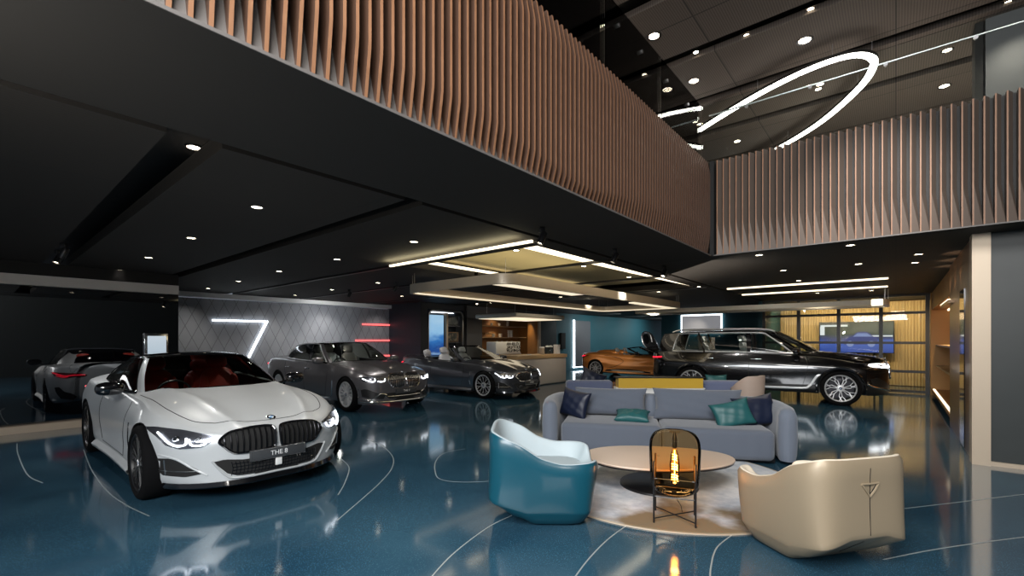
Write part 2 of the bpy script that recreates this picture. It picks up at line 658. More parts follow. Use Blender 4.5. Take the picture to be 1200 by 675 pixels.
sbox('wall_right', 5.0, 5.1, -4, 8.0, 0, 4.3, 'charcoal')


# ------------------------------------------------------------------ slatted balustrades
M['fin_side'] = mat('fin_grey', (0.13, 0.100, 0.082), 0.5)
M['fin_brown_shaded'] = mat('fin_brown_shaded', (0.055, 0.027, 0.016), 0.5)  # shade on the fin sides is put into this darker brown
M['fin_foot'] = mat('fin_foot', (0.115, 0.105, 0.098), 0.55)
M['fin_wood'] = mat('fin_wood', (0.31, 0.155, 0.082), 0.5, noise=((0.23, 0.11, 0.055), 6, 4, 0.3, 0.7))
M['fin_metal'] = mat('fin_backing', (0.012, 0.010, 0.009), 0.6)
M['fin_back_l'] = mat('fin_backing_grey', (0.075, 0.068, 0.062), 0.6)


def fin(zk, th, top=4.2, bot=HC, d0=.085, d1=.128, dt=.09):
    """profile in (depth, z): leans out, runs straight and folds back near the foot"""
    z2 = top - .20
    prof = [(dt, top), (d1, z2), (d1, zk), (d0, bot + .01)]
    prof = [prof[0]] + [prof[1]] + [prof[2]] + [prof[3]]
    # soften the bends
    P = []
    for i, p in enumerate(prof):
        if i in (1, 2):
            a, b = prof[i - 1], prof[i + 1]
            for t in (-.12, 0, .12):
                q = a if t < 0 else b
                s_ = min(.4, .03 / math.dist(p, q))
                w = (abs(t) / .12) * s_
                P.append((p[0] + (q[0] - p[0]) * w - (0.001 if t == 0 else 0), p[1] + (q[1] - p[1]) * w))
        else:
            P.append(p)
    g = G()
    h = th / 2
    n = len(P)
    vs_ = []
    for d, z in P:
        vs_ += [(0, -h, z), (d, -h, z), (d, h, z), (0, h, z)]
    g.add(vs_, [], 0)
    for i in range(n - 1):
        a, b = i * 4, (i + 1) * 4
        g.f += [(a, a + 1, b + 1, b), (a + 1, a + 2, b + 2, b + 1), (a + 2, a + 3, b + 3, b + 2)]
        g.m += [0, 1, 0]
    g.f += [(0, 3, 2, 1), (4 * n - 4, 4 * n - 3, 4 * n - 2, 4 * n - 1)]
    g.m += [1, 0]
    return g


lb = thing('slatted_balustrade', 'long balustrade of copper brown vertical fins along the left side of the atrium', 'balustrade', (-2.28, 0, 0))
g = G()
g.box(-.015, 0, -.1, 7.3, HC, 4.2)
g.build('backing_panel', 'fin_back_l', lb, smooth=False)
g = G()
g.box(.134, .140, -.1, 7.22, HC - .006, HC + .010)
g.build('edge_strip', 'fin_foot', lb, smooth=False)
g = G()
g.prism([(0, 3.10), (.085, HC + .005), (0, HC + .005)], 'y', -.1, 7.22)
g.build('sloped_foot', 'fin_foot', lb, smooth=False)
g = G()
g.prism([(0, 3.10), (-.105, HC + .005), (0, HC + .005)], 'x', -2.12, 3.2)
foot_r = g
n = 100
for i in range(n):
    y = -.004 + i * 0.0728
    zk = 3.02 + .10 * math.sin(y * 1.15 + .6) + .03 * math.sin(y * 3.1)
    o = fin(zk, .019).build('fin', ['fin_brown_shaded', 'fin_wood'], lb, smooth=False)
    o.location = (0, y, 0)
rb = thing('slatted_balustrade', 'balustrade of grey and copper fins across the right side of the atrium', 'balustrade', (0, 7.36, 0))
g = G()
g.box(-2.13, 3.2, 0, .015, HC, 4.2)
g.build('backing_panel', 'fin_metal', rb, smooth=False)
g = G()
g.box(-2.12, 3.2, -.122, -.116, HC - .006, HC + .010)
g.build('edge_strip', 'fin_foot', rb, smooth=False)
for i in range(46):
    x = -2.06 + i * 0.0878
    g = G()
    vs_ = []
    for z, bx_, bd in ((4.2, .050, .035), (3.22, .050, .035), (HC + .01, .082, .085)):
        vs_ += [(.12, .007, z), (.12, -.007, z), (bd, -bx_, z), (.0, -.007, z), (.0, .007, z)]
    g.add(vs_, [])
    for q in range(2):
        for e in range(5):
            a_, b_ = q * 5 + e, q * 5 + (e + 1) % 5
            g.f.append((a_, b_, b_ + 5, a_ + 5))
            g.m.append(1 if e == 0 else 0)
    g.f += [(4, 3, 2, 1, 0), (10, 11, 12, 13, 14)]
    g.m += [0, 0]
    # the local -y side points to the right along the balustrade
    g.v = [(d_, -y_, z_) for d_, y_, z_ in g.v]
    o = g.build('fin', ['fin_side', 'fin_wood'], rb, smooth=False)
    o.location = (x, 0, 0)
    o.rotation_euler = (0, 0, -PI / 2)
sbox('trim_5', -2.16, -2.10, 7.22, 7.36, HC, 4.2, 'matte_black')

# ------------------------------------------------------------------ glass balustrades above
ZR = 5.02
gb = thing('glass_balustrade', 'frameless glass guard with steel rail above the left fins', 'balustrade', (-2.34, 0, 4.18))
js = [-1.0, at_x(709, 100, -2.34)[1] - .01, at_x(775, 150, -2.34)[1], 7.40]
js = [-1.0, 1.0, 2.95, 4.6, 7.40]
js[2] = at_x(709, 60, -2.34)[1]
js[3] = at_x(775, 120, -2.34)[1]
js[1] = js[2] - 1.9
for a, b in zip(js, js[1:]):
    g = G()
    g.box(-.006, .006, a + .004, b - .004, 0, .98)
    g.build('glass_pane', 'clear', gb, smooth=False)
g = G()
g.tube([(-.08, -1, .84), (-.08, 7.3, .84)], .018, 10)
g.build('handrail', 'satin', gb)
for yv in (1.5, 2.3, 3.2, 4.0, 4.6, 5.2, 6.0, 6.8):
    g = G()
    g.tube([(0, yv, .78), (-.05, yv, .78), (-.08, yv, .84)], .01, 6)
    g.tube([(.012, yv, .78), (-.012, yv, .78)], .022, 10)
    g.build('rail_bracket', 'satin', gb)
gr = thing('glass_balustrade', 'frameless glass guard with steel rail above the right fins', 'balustrade', (0, 7.42, 4.18))
xj = at_y(1051, 100, 7.42)[0]
for a, b in ((-2.33, xj), (xj, xj + 1.8), (xj + 1.8, 4.5)):
    g = G()
    g.box(a + .004, b - .004, -.006, .006, 0, .98)
    g.build('glass_pane', 'clear', gr, smooth=False)
g = G()
g.tube([(-2.25, .08, .84), (4.5, .08, .84)], .012, 10)
g.build('handrail', 'satin', gr)
for xv in (-1.7, -.9, -.1, .7, 1.5, 2.3):
    g = G()
    g.tube([(xv, 0, .78), (xv, .05, .78), (xv, .08, .84)], .01, 6)
    g.tube([(xv, -.012, .78), (xv, .012, .78)], .022, 10)
    g.build('rail_bracket', 'satin', gr)

# upper column
x0 = at_y(1155, 100, 10.2)[0]
sbox('wall_upper', at_y(1143, 100, 10.2)[0], x0 - .02, 10.25, 10.6, 4.18, HU, 'matte_black')
sbox('wall_upper', x0, x0 + 1.6, 10.2, 10.9, 4.18, HU, 'grey_wall')
spot((x0 + .35, 9.5, 6.4), (x0 + .35, 10.2, 5.2), 90, 75, 1)

# oval ring light
P = [(-3.81, 10.87), (-2.7, 10.15), (-1.84, 9.68), (-1.1, 9.42), (-0.60, 9.42), (-0.34, 9.66), (-0.30, 10.05), (-0.55, 10.78), (-1.28, 11.92), (-2.25, 12.85), (-3.5, 13.7), (-4.9, 13.9), (-5.8, 13.2), (-5.3, 11.9)]
ring = smooth_path([(a, b, 0) for a, b in P], 8, True)
k = len(ring)
rl = thing('oval_ring_light', 'large white glowing oval ring light under the upper ceiling', 'light', (-2, 11, 6.2))


def ring_band(path, w, z0, z1):
    g = G()
    k = len(path)
    A, B = [], []
    for i in range(k):
        t = Vector(path[(i + 1) % k]) - Vector(path[i - 1])
        t.normalize()
        nrm = Vector((-t.y, t.x, 0))
        A.append(Vector(path[i]) + nrm * w / 2)
        B.append(Vector(path[i]) - nrm * w / 2)
    rows = [[(p.x, p.y, z0) for p in A], [(p.x, p.y, z0) for p in B], [(p.x, p.y, z1) for p in B], [(p.x, p.y, z1) for p in A], [(p.x, p.y, z0) for p in A]]
    g.grid(rows, closed_u=True)
    return g


loc = [(p[0] + 2, p[1] - 11, 0) for p in ring]
ring_band(loc, .12, .03, .08).build('ring_frame', 'soffit', rl)
ring_band(loc, .11, -.0, .03).build('ring_diffuser', 'white_light', rl)
for i in range(0, k, k // 8):
    g = G()
    g.tube([(loc[i][0], loc[i][1], .12), (loc[i][0], loc[i][1], .3)], .004, 5)
    g.build('suspension_wire', 'satin', rl)
g = G()
ll = thing('reflection_tube', 'slim glowing tube standing in for a reflection at the glass corner, below the oval ring', 'light', (-3.85, 9.525, 6.1))  # added tube in place of a bright reflection on the glass
g.tube([(-.75, -.225, 0), (.75, .225, 0)], .03, 8)
g.build('glow_tube', 'white_light', ll)
for q in (-.6, .6):
    g = G()
    g.tube([(q, q * .3, .03), (q, q * .3, .42)], .004, 5)
    g.build('suspension_wire', 'satin', ll)
g2 = G()


# ------------------------------------------------------------------ downlights
def make_downlight():
    t = thing('downlight', 'x', 'downlight')
    g = G()
    g.lathe([(.048, .02), (.048, -.002), (.062, -.004), (.064, .004)], 20)
    g.build('trim_ring', 'dark_metal', t)
    g = G()
    g.lathe([(.0005, .0), (.046, .0), (.047, .008)], 20)
    g.build('lens', 'lens', t)
    return t


dl0 = make_downlight()
first = [True]


def downlight(x, y, z, label, group, power=0, tgt=None, angle=70, sc=1.0, col=(1, .88, .70)):
    o = dl0 if first[0] else copy_tree(dl0)
    first[0] = False
    o.location = (x, y, z)
    o.scale = (sc, sc, sc)
    tag(o, label, 'downlight', group)
    if power:
        spot((x, y, z - .03), tgt if tgt else (x, y, 0), power, angle, 0.8, col)


LOW = [(301, 243), (224, 279), (174, 302), (140, 316.5), (227, 173), (279.5, 329.6), (244, 338), (485, 283.5), (394.7, 304), (327, 318), (443, 331.5), (389, 339.5), (346, 346), (526.7, 341), (471, 347), (130, 90), (400, 200)]
for k_, p in enumerate(LOW[:15]):
    zc_ = HC + .29 if k_ == 4 else HC
    x, y = at_floor(*p, zc_)
    downlight(x, y, zc_, 'small round warm downlight set in the dark ceiling over the parked cars', 'downlights in the dark low ceiling', 50, None, 120, 1.0, (1, .95, .88))
for p in [(605, 307.7), (684, 323.7), (737, 334.7), (772, 342), (819, 336), (657, 348), (634, 353)]:
    x, y = at_floor(*p, HC)
    if RC[0] < x < RC[1] and RC[2] < y < RC[3]:
        downlight(x, y, HC + .20, 'round downlight inside the lit ceiling recess above the hanging metal frame', 'downlights in the lit recess', 10)
    else:
        downlight(x, y, HC, 'tiny round downlight in the far ceiling beyond the hanging metal frame', 'far downlights', 14)
for p in [(889.6, 299), (996.5, 287.5), (918, 317), (1006, 309.5), (1076.5, 298), (1072, 308), (936, 329), (1021, 340.5), (958, 343.5)]:
    x, y = at_floor(*p, HC)
    downlight(x, y, HC, 'small round downlight in the dark ceiling above the black off-roader', 'downlights above the black off-roader', 40, None, 110)
for i, (p, s) in enumerate([((733.5, 58), 1.4), ((766.5, 42.5), 1.8), ((813, 95), 1.8), ((780.5, 107), 1.3), ((943, 47.5), 2), ((961, 99), 1.3), ((959, 104.5), 1.2), ((864, 165.5), 1.6), ((836.5, 138), 1.2), ((844, 138.5), 1.2), ((971, 137), 1.3), ((1110, 59), 1.4), ((1106.5, 101), 1.7), ((942, 47.6), 0)]):
    if not s:
        continue
    x, y = at_floor(*p, HU)
    downlight(x, y, HU, 'bright round downlight in the brown panelled ceiling of the upper floor', 'upper floor downlights', 60 if i in (1, 2, 4, 7, 12) else 18, None, 110, s)
for p in [(705.4, 30), (815.5, 61.3), (875, 41.5), (950, 10.7), (746, 91.5), (947, 126.5), (1181, 3)]:
    x, y = at_floor(*p, HU + .05)
    downlight(x, y, HU + .05, 'tiny spotlight recessed in a black slot of the upper ceiling', 'spotlights in the upper slots', 0, None, 70, .9)


# track spotlights with housings
def make_track_spot():
    t = thing('track_spotlight', 'x', 'spotlight')
    g = G()
    g.rbox(-.03, .03, -.03, .03, 0, .06, .004)
    g.build('adapter', 'black', t)
    b = G()
    mx = Matrix.Translation((0, 0, -.07)) @ Matrix.Rotation(math.radians(25), 4, 'X')
    b.lathe([(.0, .08), (.034, .08), (.04, .07), (.04, -.06), (.034, -.062), (.034, -.045)], 18, mx=mx)
    h = b.build('lamp_head', 'black', t)
    l = G()
    l.lathe([(.0005, -.046), (.034, -.046)], 18, mx=mx)
    l.build('lens', 'lens', h)
    return t


ts0 = make_track_spot()
for i, (p, lab) in enumerate([((635, 284), 'black track spotlight on the nearest rail across the lit recess'), ((720, 306), 'black track spotlight on the second rail across the lit recess'), ((778, 323), 'black track spotlight on the third rail across the lit recess'),
                              ((463, 340.5), 'bright track spotlight just left of the hanging frame'), ((409.6, 347), 'bright track spotlight above the dark grey saloon'), ((575.7, 354.5), 'bright track spotlight left of the bar canopy'), ((559, 356), 'small track spotlight over the open convertible'), ((730, 351), 'bright track spotlight beneath the right side of the hanging frame'),
                              ((68, 307), 'track spotlight at the left end of the widest slot'), ((74.5, 300.5), 'track spotlight second in the widest slot')]):
    o = ts0 if i == 0 else copy_tree(ts0)
    z = HC - .09
    x, y = at_floor(*p, z - .08)
    o.location = (x, y, HC - .06)
    o.rotation_euler = (0, 0, random.uniform(2.0, 4.0))
    tag(o, lab, 'spotlight')
# track rails
for y, x0_, x1_ in ((4.70, -14, -3.5), (6.60, -14, -3.5), (8.95, -14, -3.5), (11.45, -14, -3.5)):
    g = G()
    g.box(x0_, x1_, y - .03, y + .03, HC - .02, HC + .02)
    tag(g.build('track_rail', 'black', smooth=False), 'thin black lighting track crossing the dark low ceiling, ' + {4.70: 'nearest of the four', 6.60: 'second nearest of the four', 8.95: 'third nearest of the four', 11.45: 'farthest of the four'}[y], 'track', 'lighting tracks of the low ceiling')

# recess strips
for nm, (a, b, c, d) in dict(a=(RC[0] + .02, RC[0] + .14, RC[2], RC[3]), b=(RC[1] - .12, RC[1] - .02, RC[2], RC[3])).items():
    g = G()
    g.box(a, b, c, d, HC + .10, HC + .13)
    tag(g.build('light_strip', 'warm_light', smooth=False), 'long warm light strip along the ' + ('left' if nm == 'a' else 'right') + ' rim of the lit ceiling recess', 'light strip')
# tapered glowing line inside the right rim of the recess
g = G()
rows = []
for i in range(25):
    t_ = i / 24
    yy = 4.98 + 6.1 * t_
    xx = RC[1] - .20 + .16 * t_ * t_
    w_ = .085 * (1 - t_) + .02
    rows.append([(xx - w_, yy, HC + .02), (xx + w_, yy, HC + .02), (xx + w_, yy, HC + .04), (xx - w_, yy, HC + .04), (xx - w_, yy, HC + .02)])
g.grid(rows)
tag(g.build('light_strip', 'warm_light', smooth=False), 'tapering bright light line crossed by the tracks, right side of the lit recess', 'light strip')
g = G()
g.box(-6.6, -3.55, 4.60, 4.64, HC - .03, HC - .0)
tag(g.build('light_strip', 'warm_light', smooth=False), 'light strip along the nearest track in front of the lit recess', 'light strip')
area((-5.0, 4.40, HC - .10), (-5.0, 4.44, 4), 2.8, .12, 13, (1, .86, .52))
area((-5.1, 6.4, HC + .04), (-5.1, 6.4, 4), 2.0, 2.6, 14, (1, .85, .5))
for x0_, x1_, yy in ((-3.2, -.12, 12.1), (-3.3, -.15, 13.95)):
    g = G()
    g.box(x0_, x1_, yy - .04, yy + .04, HC - .03, HC)
    tag(g.build('light_strip', 'warm_light', smooth=False), 'slim ceiling light strip ' + ('nearer' if yy < 13 else 'farther') + ' of the two above the black off-roader', 'light strip')


# suspended frames
def frame_path(x0, x1, y0, y1, r, n=6):
    pts = []
    for cx, cy, a0 in ((x1 - r, y1 - r, 0), (x0 + r, y1 - r, 90), (x0 + r, y0 + r, 180), (x1 - r, y0 + r, 270)):
        for i in range(n + 1):
            a = math.radians(a0 + 90 * i / n)
            pts.append((cx + r * math.cos(a), cy + r * math.sin(a), 0))
    return pts


def hanging_frame(x0, x1, y0, y1, z, h, r, label, m, lit):
    cx, cy = (x0 + x1) / 2, (y0 + y1) / 2
    t = thing('hanging_frame', label, 'light', (cx, cy, z))
    p = frame_path(x0 - cx, x1 - cx, y0 - cy, y1 - cy, r)
    ring_band(p, .06, 0, h).build('metal_band', m, t)
    q = frame_path(x0 - cx + .06, x1 - cx - .06, y0 - cy + .06, y1 - cy - .06, r)
    ring_band(q, .05, .01, .03).build('light_channel', 'channel_light' if lit else 'white', t)
    if lit:
        for (ya, yb_) in ((y0 - cy + .2, y0 - cy + 2.7), (y1 - cy - 2.4, y1 - cy - .2)):
            g = G()
            g.box(x1 - cx - .50, x1 - cx - .14, ya, yb_, .03, .06)
            g.build('light_panel', 'channel_light', t, smooth=False)
    else:
        g = G()
        g.rbox(x1 - cx - .30, x1 - cx - .08, y0 - cy - .04, y0 - cy + .10, -.02, h + .01, .02)
        g.build('end_lamp', 'warm_light', t)
    for i in range(0, len(p), 4):
        g = G()
        g.tube([(p[i][0], p[i][1], h), (p[i][0], p[i][1], HC + .05 - z)], .004, 5)
        g.build('suspension_wire', 'satin', t)
    return t


M['channel_light'] = mat('channel_light', (1, 1, 1), .5, emit=(1, .85, .6), es=1.0)
M['frame_metal'] = mat('brushed_champagne', (0.62, 0.54, 0.44), 0.38, 0.45)
M['frame_white'] = mat('champagne_white', (0.80, 0.72, 0.58), 0.4)
hanging_frame(-7.35, -4.75, 5.5, 13.3, 2.4, .17, .28, 'large hanging rounded rectangle frame of brushed metal nearest in the low ceiling', 'frame_metal', True)
hanging_frame(-6.4, -.15, 13.7, 15.0, 2.32, .12, .15, 'hanging pale rectangular frame above the black off-roader', 'frame_white', False)
area((-6.0, 9.5, 2.38), (-6.0, 9.5, 0), 2.0, 6, 16, (1, .9, .72))


# ================================================================== CARS
def super_close(t, n, m):
    """1 at t=0 falling to 0 at t=1 like a superellipse"""
    t = min(max(t, 0), 1)
    return max(0.0, 1 - t ** n) ** (1 / m)


class Car:
    def __init__(s, S, root):
        s.S, s.root = S, root
        c = {k: curve(v) for k, v in S['keys'].items()}
        s.c = c
        s.nose, s.tail = S['nose'], S['tail']

    def plan(s, x):
        f = super_close((x - (s.nose - s.S['fr'])) / s.S['fr'], s.S.get('fn', 2.4), s.S.get('fm', 2.2))
        r = super_close(((s.tail + s.S['rr']) - x) / s.S['rr'], s.S.get('rn', 2.6), s.S.get('rm', 2.4))
        return f * r

    def vals(s, x):
        p = s.plan(x)
        c = s.c
        v = {k: c[k](x) for k in c}
        for k in ('w', 'ws', 'wsh'):
            v[k] *= p
        return v

    def ztop(s, x, y, v=None):
        v = v or s.vals(x)
        u = min(1, abs(y) / max(v['wsh'], 1e-4))
        z = v['zc'] - (v['zc'] - v['zsh']) * u ** v.get('p', 3)
        for (pts, amp, wd) in s.S.get('creases', []):
            f = curve(pts)
            if pts[0][0] - .35 < x < pts[-1][0] + .3:
                fade = min(1, max(0, (x - pts[0][0] + .35) / .35)) * min(1, max(0, (pts[-1][0] + .3 - x) / .3))
                z += amp * fade * math.exp(-((abs(y) - f(x)) / wd) ** 2) * s.plan(x)
        return z

    def section(s, x):
        v = s.vals(x)
        P = [(0, v['zs']), (v['ws'] * .5, v['zs']), (v['ws'] * .92, v['zs'])]
        w, ws, wsh, zs, zm, zsh = v['w'], v['ws'], v['wsh'], v['zs'], v['zm'], v['zsh']
        zk = zs + (zm - zs) * .22
        cr = s.S.get('side', 0.0)
        pts = [(ws, zs + .004), (ws + (w - ws) * .62, zk), (w - cr * .6 * min(1, w), zs + (zm - zs) * .62), (w, zm), (w - cr * min(1, w), zm + (zsh - zm) * .45), (wsh + (w - wsh) * .28, zm + (zsh - zm) * .86), (wsh, zsh)]
        N = 20
        side = [catmull(pts, 6 * i / N) for i in range(N + 1)]
        P += side
        yb = s.hole(x)
        yb = min(yb, wsh * .97) if yb > 0 else 0
        K = 16
        for i in range(1, K + 1):
            y = wsh + (yb - wsh) * i / K
            P.append((y, s.ztop(x, y, v)))
        zt = P[-1][1]
        d = min(1, yb / .25)
        P.append((max(0, yb - .02 * d), zt - .05 * d))
        P.append((max(0, yb - .05 * d), zt - (zt - .42) * d * .9))
        P.append((0, zt - (zt - .42) * d))
        return P

    def hole(s, x):
        h = s.S['hole']          # list (x, y) ascending x
        if x <= h[0][0] or x >= h[-1][0]:
            return 0
        for (a, ya), (b, yb) in zip(h, h[1:]):
            if a <= x <= b:
                t = (x - a) / (b - a)
                return ya + (yb - ya) * t
        return 0

    def body(s, paint, trim_m):
        NX = 150
        L0, L1 = s.tail, s.nose
        xs = [(L0 + L1) / 2 + (L1 - L0) / 2 * math.sin(PI / 2 * (2 * i / NX - 1)) for i in range(NX + 1)]
        for h in s.S['hole']:
            xs.append(h[0])
        xs = sorted(set(round(x, 4) for x in xs))
        secs = [s.section(x) for x in xs]
        K = len(secs[0])
        verts = []
        for x, sec in zip(xs, secs):
            verts += [(x, y, z) for y, z in sec]
            verts += [(x, -y, z) for y, z in reversed(sec[1:-1])]
        n = 2 * K - 2
        faces, mi = [], []
        ncl = s.S.get('clad', 0)
        for i in range(len(xs) - 1):
            for j in range(n):
                a, b = i * n + j, i * n + (j + 1) % n
                faces.append((a, b, b + n, a + n))
                jj = j if j < K - 1 else n - 1 - j
                zmid = (verts[a][2] + verts[b + n][2]) / 2
                if jj < 2:
                    mi.append(1)
                elif jj < 3 + ncl:
                    mi.append(1)
                elif jj >= K - 4 and s.hole(xs[i]) > 0.02:
                    mi.append(2)
                else:
                    mi.append(0)
        me = bpy.data.meshes.new('body')
        me.from_pydata(verts, [], faces)
        for m in (paint, trim_m, 'cabin'):
            me.materials.append(M[m])
        for p, i in zip(me.polygons, mi):
            p.material_index = i
        bm = bmesh.new()
        bm.from_mesh(me)
        bmesh.ops.remove_doubles(bm, verts=bm.verts, dist=0.0004)
        bmesh.ops.dissolve_degenerate(bm, dist=0.0002, edges=bm.edges)
        bmesh.ops.recalc_face_normals(bm, faces=bm.faces)
        bm.to_mesh(me)
        bm.free()
        o = bpy.data.objects.new('body', me)
        COL.objects.link(o)
        cut = G()
        R = s.S['arch']
        for ax in s.S['axles']:
            for sg in (-1, 1):
                prof = []
                m = 56
                vs_ = []
                for yy in (s.S['well'] * sg, 1.3 * sg):
                    for j in range(m):
                        a = 2 * PI * j / m
                        vs_.append((ax[0] + R * math.cos(a), yy, ax[1] + R * math.sin(a)))
                cut.add(vs_, [tuple(range(m)), tuple(range(m, 2 * m))[::-1]] + [(j, m + j, m + (j + 1) % m, (j + 1) % m) for j in range(m)], 0)
        co = cut.build('cutter', 'black', smooth=False)
        md = o.modifiers.new('b', 'BOOLEAN')
        md.operation = 'DIFFERENCE'
        md.solver = 'EXACT'
        md.object = co
        md.material_mode = 'TRANSFER'
        bpy.context.view_layer.update()
        dg = bpy.context.evaluated_depsgraph_get()
        me2 = bpy.data.meshes.new_from_object(o.evaluated_get(dg))
        bpy.data.objects.remove(o)
        bpy.data.objects.remove(co)
        if len(me2.polygons) < 2000:
            print('BOOLEAN FAILED', len(me2.polygons))
        me2.polygons.foreach_set('use_smooth', [True] * len(me2.polygons))
        me2.set_sharp_from_angle(angle=math.radians(38))
        me2.name = 'body'
        ob = bpy.data.objects.new('body', me2)
        link(ob, s.root)
        s.bodyo = ob
        s.bvh = BVHTree.FromPolygons([v.co for v in me2.vertices], [p.vertices[:] for p in me2.polygons])
        return ob

    # ---- projection of details onto the body
    def hit(s, u, v, d):
        if d in ('front', 'rear'):
            o = Vector((5 if d == 'front' else -5, u, v))
            dr = Vector((-1 if d == 'front' else 1, 0, 0))
        elif d in ('left', 'right'):
            o = Vector((u, 3 if d == 'left' else -3, v))
            dr = Vector((0, -1 if d == 'left' else 1, 0))
        else:
            o = Vector((u, v, 4))
            dr = Vector((0, 0, -1))
        loc, nrm, i, dist = s.bvh.ray_cast(o, dr)
        if loc is None or (d in ('front', 'rear') and dist > 5 - 1.0 + .8 - (0)):
            loc, nrm, i, dist = s.bvh.find_nearest(Vector((s.nose - .1 if d == 'front' else s.tail + .1, u, v)) if d in ('front', 'rear') else Vector((u, .9 if d == 'left' else -.9, v)))
        if nrm.dot(dr) > 0:
            nrm = -nrm
        return loc, nrm

    def patch(s, name, poly, d, m, off=.004, nu=24, nv=8, parent=None, skirt=.02):
        us = [p[0] for p in poly]
        u0, u1 = min(us), max(us)
        k = len(poly)

        def rng(u):
            r = []
            for i in range(k):
                (a, va), (b, vb) = poly[i], poly[(i + 1) % k]
                if min(a, b) - 1e-9 <= u <= max(a, b) + 1e-9:
                    if abs(a - b) < 1e-9:
                        r += [va, vb]
                    else:
                        r.append(va + (vb - va) * (u - a) / (b - a))
            return min(r), max(r)
        rows = []
        for i in range(nu + 1):
            t = i / nu
            t = .5 - .5 * math.cos(PI * t)
            u = u0 + (u1 - u0) * min(max(t, 1e-4), 1 - 1e-4)
            a, b = rng(u)
            row = []
            for j in range(-1, nv + 2):
                w = min(max(j / nv, 0), 1)
                loc, nrm = s.hit(u, a + (b - a) * w, d)
                inn = j < 0 or j > nv
                row.append(loc + nrm * (off - skirt if inn else off))
            rows.append(row)
        for e in (0, -1):
            src = rows[e]
            t = [p.copy() for p in src]
            for q, w in enumerate(t):
                loc, nrm, _, _ = s.bvh.find_nearest(w)
                t[q] = w - (nrm if nrm is not None else Vector()) * skirt
            rows = [t] + rows if e == 0 else rows + [t]
        g = G()
        g.grid(rows)
        return g.build(name, m, parent or s.root, sharp=50)

    def stroke(s, name, pts, d, r, m, off=.0, k=6, closed=False, parent=None, n=6, g=None, mi=0):
        sp = smooth_path(pts, k, closed) if k > 1 else pts
        P = []
        for p in sp:
            loc, nrm = s.hit(p[0], p[1], d)
            P.append(loc + nrm * off)
        gg = g or G()
        gg.tube(P, r, n, mi, closed)
        if g is None:
            return gg.build(name, m, parent or s.root)

    # ---- greenhouse
    def greenhouse(s, paint, roofm, trimm, gl, only_front=False):
        S = s.S
        C = S['green']       # (bx, by, tx, ty, tz, tag)
        names = [c[5] for c in C]
        sub = 8
        cols = []
        for i in range(len(C) - 1):
            for j in range(sub):
                t = i + j / sub
                q = catmull([c[:5] for c in C], t)
                cols.append((q, names[i]))
        cols.append((C[-1][:5], names[-2]))
        V = [0, .035, .07, .2, .35, .5, .65, .8, .92, .955, 1.0]
        bul = S.get('bulge', .03)
        pts = []
        for q, tg in cols:
            bx, by, tx, ty, tz = q
            by = max(by, 0)
            ty = max(ty, 0)
            bz = s.ztop(bx, by) - .006
            B, T = Vector((bx, by, bz)), Vector((tx, ty, tz))
            out = Vector((B.x - S['mid'], B.y * 3.0, 0))
            out.normalize()
            col = [B.lerp(T, v) + out * bul * math.sin(PI * v) for v in V]
            pts.append(col)
        panels = {}
        frame = G()
        segs = {}
        for sg in (1, -1):
            for i in range(len(cols) - 1):
                tg = cols[i][1]
                if only_front and tg not in ('windshield', 'a_pillar'):
                    continue
                for j in range(len(V) - 1):
                    f = [pts[i][j], pts[i + 1][j], pts[i + 1][j + 1], pts[i][j + 1]]
                    f = [Vector((p.x, p.y * sg, p.z)) for p in f]
                    isg = tg in ('windshield', 'rear_window') or tg.startswith('side_window')
                    lo, hi = (1, len(V) - 2)
                    if isg and lo <= j < hi:
                        key = (tg, 0 if tg in ('windshield', 'rear_window') else sg)
                        panels.setdefault(key, G()).add(f, [(0, 1, 2, 3)])
                    else:
                        frame.add(f, [(0, 1, 2, 3)], 1 if tg in ('b_pillar',) or (tg.startswith('side') and j < 2) or (tg == 'windshield') or (tg == 'rear_window' and j > 5) or (roofm != paint and j >= len(V) - 2 and S.get('dark_roof')) else 0)
        mk = {}
        for (tg, sg), g in panels.items():
            gm = gl['windshield'] if tg == 'windshield' else gl.get(tg, gl['side'])
            nm = 'windshield' if tg == 'windshield' else ('rear_window' if tg == 'rear_window' else 'side_window')
            g.build(nm, gm, s.root, merge=.0005, sharp=60)
        frame.build('windshield_frame' if only_front else 'window_frame', [paint, 'gloss_black'], s.root, merge=.0005, sharp=50)
        if not only_front:
            # roof by Coons patch
            T = [Vector((q[2], max(q[3], 0), q[4])) for q, _ in cols]
            ic, jc = S['roof_corner']
            i0, i1 = ic * sub, jc * sub
            front = T[:i0 + 1]
            side = T[i0:i1 + 1]
            rear = T[i1:][::-1]
            F0, R0_ = front[0], rear[0]
            NU, NV = 24, 10

            def samp(L, t):
                a = t * (len(L) - 1)
                i = min(int(a), len(L) - 2)
                return L[i].lerp(L[i + 1], a - i)
            rows = []
            for a in range(NU + 1):
                u = a / NU
                cz = S['roof_z']
                cl = F0.lerp(R0_, u)
                cl.z += (cz(u) if callable(cz) else cz * math.sin(PI * u ** .8))
                row = []
                for b in range(-NV, NV + 1):
                    v = abs(b) / NV
                    Pm = (cl.lerp(samp(side, u), v) + samp(front, v).lerp(samp(rear, v), u)
                          - (F0.lerp(R0_, u).lerp(side[0].lerp(side[-1], u), v)))
                    Pm.z += S.get('crown', .02) * (1 - v * v) * min(1, 6 * u * (1 - u))
                    Pm.y *= -1 if b < 0 else 1
                    row.append(Pm)
                rows.append(row)
            g = G()
            g.grid(rows)
            g.build('roof', roofm, s.root, merge=.0005, sharp=60)
            # surround trim of the side windows
            idx = [i for i, c in enumerate(cols[:-1]) if c[1].startswith('side') or c[1] == 'b_pillar']
            a, b = idx[0], idx[-1] + 1
